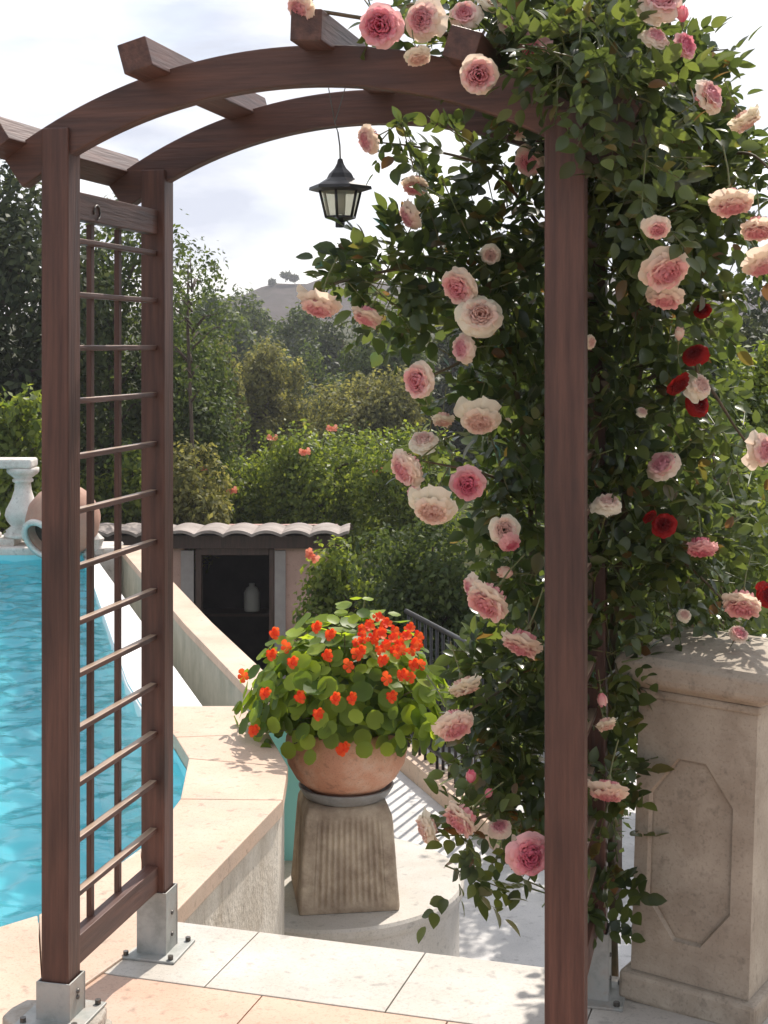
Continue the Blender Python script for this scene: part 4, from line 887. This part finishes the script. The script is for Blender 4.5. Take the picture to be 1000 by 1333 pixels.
for (px, py, r, Y, wt_) in BL:
    c = np.array(P(px, py, Y)); rw = r / F * Y * 1.05; dens = int(40 * wt_ * (r / 50) ** 1.6) + 4
    cane_nodes.append((Vector(c), rw, wt_))
    for s in range(dens):
        u = gR.normal(size=3); u /= np.linalg.norm(u); rr = rw * gR.uniform(.15, 1.12) ** .6; p = c + u * rr * .88 * np.array([1, 1.15, 1])
        ax = u * .7 + gR.normal(size=3) * .5 + np.array([0, -.1, .0]); ax /= np.linalg.norm(ax)
        side = np.cross(ax, gR.normal(size=3)); side /= np.linalg.norm(side); nn = np.cross(side, ax)
        if nn[2] < 0: nn = -nn
        nn = nn + np.array([0, -.15, .25])
        L_ = gR.uniform(.075, .115); ls = gR.uniform(.032, .052)
        for t, sgn in ((.35, 1), (.35, -1), (.70, 1), (.70, -1), (1, 0)):
            pp = p + ax * L_ * t + np.array([0, 0, -.02 * t * t]); dd_ = ax + side * sgn * 1.1 + gR.normal(size=3) * .2
            pos.append(pp); dirs.append(dd_); nrm.append(nn + gR.normal(size=3) * .28); siz.append(ls * (1.15 if sgn == 0 else 1) * gR.uniform(.85, 1.1))
        if s % 4 == 0: twigs.tube([p - ax * .06, p, p + ax * L_], [.0022, .0018, .0012], 4, cap=False)
V, Fa = inst(LEAF_R, np.array(pos) - np.array(RO.location), dirs, nrm, siz)
print('rose leaves', len(pos))
fo = finish('foliage', np_mesh('rose_foliage', V, Fa, True), 'rose_leaf', RO)
o = twigs.build('twigs', 'green_stem', RO); tag(o, kind='stuff'); o.data.transform(Matrix.Translation(-RO.location))
# canes: rise behind the right posts then fan out
def cane(pts, r0, name='cane'):
    b = MB(); ps = [Vector(p) for p in pts]; out = []
    for i in range(len(ps) - 1):
        for k in range(6): 
            t = k / 6; a = ps[max(i - 1, 0)]; c = ps[i]; d = ps[i + 1]; e = ps[min(i + 2, len(ps) - 1)]
            out.append(.5 * ((2 * c) + (-a + d) * t + (2 * a - 5 * c + 4 * d - e) * t * t + (-a + 3 * c - 3 * d + e) * t ** 3))
    out.append(ps[-1]); n = len(out); b.tube([p - RO.location for p in out], [r0 * (1 - .75 * i / n) for i in range(n)], 8); return b.build(name, 'cane', RO)
roots = [Vector((.52, 4.22, -1.05)), Vector((.60, 4.30, -1.05)), Vector((.66, 4.2, -1.05))]
cane([roots[0], P(765, 1150, 4.0), P(755, 900, 3.85), P(775, 600, 3.8), P(740, 350, 3.75), P(770, 180, 3.65), P(700, 80, 3.45), P(560, 40, 3.36), P(400, 12, 3.34)], .016)
cane([roots[1], P(785, 1100, 4.0), P(800, 800, 3.9), P(830, 500, 3.85), P(860, 250, 3.75), P(880, 120, 3.6), P(870, 20, 3.45)], .015)
cane([roots[2], P(790, 1050, 4.0), P(700, 900, 3.9), P(690, 650, 3.8), P(650, 420, 3.75), P(560, 350, 3.72), P(430, 370, 3.6)], .012)
cane([roots[0], P(740, 1150, 4.0), P(700, 1050, 3.8), P(640, 1060, 3.6), P(565, 1085, 3.55)], .009)
cane([P(830, 500, 3.85), P(900, 480, 3.85), P(960, 560, 3.85), P(990, 600, 3.8)], .007)
cane([P(860, 250, 3.75), P(920, 210, 3.65), P(975, 200, 3.55), P(1010, 230, 3.5)], .007)
cane([P(800, 750, 3.9), P(870, 720, 3.9), P(950, 790, 3.85)], .007)
cane([P(690, 650, 3.8), P(640, 620, 3.7), P(550, 600, 3.6)], .006)
cane([P(690, 850, 3.85), P(650, 900, 3.7), P(600, 930, 3.55)], .006)
cane([P(650, 420, 3.75), P(600, 470, 3.65), P(555, 490, 3.55)], .006)
cane([P(740, 350, 3.75), P(650, 230, 3.7), P(560, 195, 3.65), P(490, 185, 3.58)], .006)
cane([P(855, 130, 3.6), P(905, 75, 3.5), P(948, 64, 3.45)], .004)
# red rose bush behind
RB = empty('red_rose_bush', (.95, 4.75, -1.05)); tag(RB, 'rose bush with small dark red flowers growing behind the pink climbing rose', 'rose bush')
RED = [(905, 462, 34), (882, 500, 40), (908, 525, 36), (865, 685, 36), (845, 672, 24), (998, 775, 30), (915, 405, 26)]
for i, (px, py, s) in enumerate(RED): place_rose(RB, i + 2, px, py, s, 3.62 + (i % 3) * .05, 'red', ((-.3, .2, .4)[i % 3], -.6, (.5, -.3, .2)[i % 3]), .7)
pos = []; dirs = []; nrm = []; siz = []
for (px, py, r, Y) in ((900, 450, 60, 4.7), (870, 560, 70, 4.7), (930, 600, 70, 4.8), (880, 680, 70, 4.7), (950, 700, 60, 4.8), (860, 780, 60, 4.7), (930, 790, 60, 4.8)):
    c = np.array(P(px, py, Y)); rw = r / F * Y; n = 260; u = rdir(n); p = c + u * rw * rng.uniform(.3, 1.1, (n, 1)); pos.append(p); dirs.append(u + rdir(n)); nrm.append(rdir(n) + np.array([0, -.2, .8])); siz.append(rng.uniform(.035, .06, n))
V, Fa = inst(LEAF_R, np.concatenate(pos) - np.array(RB.location), np.concatenate(dirs), np.concatenate(nrm), np.concatenate(siz))
finish('foliage', np_mesh('red_foliage', V, Fa, True), 'leaf_mid', RB)
for pts in ([(.95, 4.75, -1.05), P(900, 800, 4.7), P(870, 560, 4.5), P(880, 500, 3.75)], [(.97, 4.78, -1.05), P(940, 800, 4.75), P(930, 600, 4.6), P(905, 470, 3.75)], [(.93, 4.75, -1.05), P(880, 850, 4.7), P(862, 690, 3.75)]):
    b = MB(); b.tube([Vector(p) - RB.location for p in pts], [.012, .009, .006, .004][:len(pts)], 6); b.build('cane', 'cane', RB)

# ================================================================== THE AIR
b = MB(); b.box((0, 525, 6.2), (1212, 1362, 19.6)); hz = b.build('haze', 'ground'); tag(hz, kind='stuff')
m = bpy.data.materials.new('haze_air'); m.use_nodes = True; nt = m.node_tree; nt.nodes.remove(nt.nodes['Principled BSDF'])
v = nt.nodes.new('ShaderNodeVolumePrincipled'); v.inputs['Density'].default_value = 0.0009; v.inputs['Color'].default_value = (.92, .93, 1, 1); v.inputs['Anisotropy'].default_value = .4
nt.links.new(v.outputs[0], nt.nodes['Material Output'].inputs['Volume']); hz.data.materials.clear(); hz.data.materials.append(m)
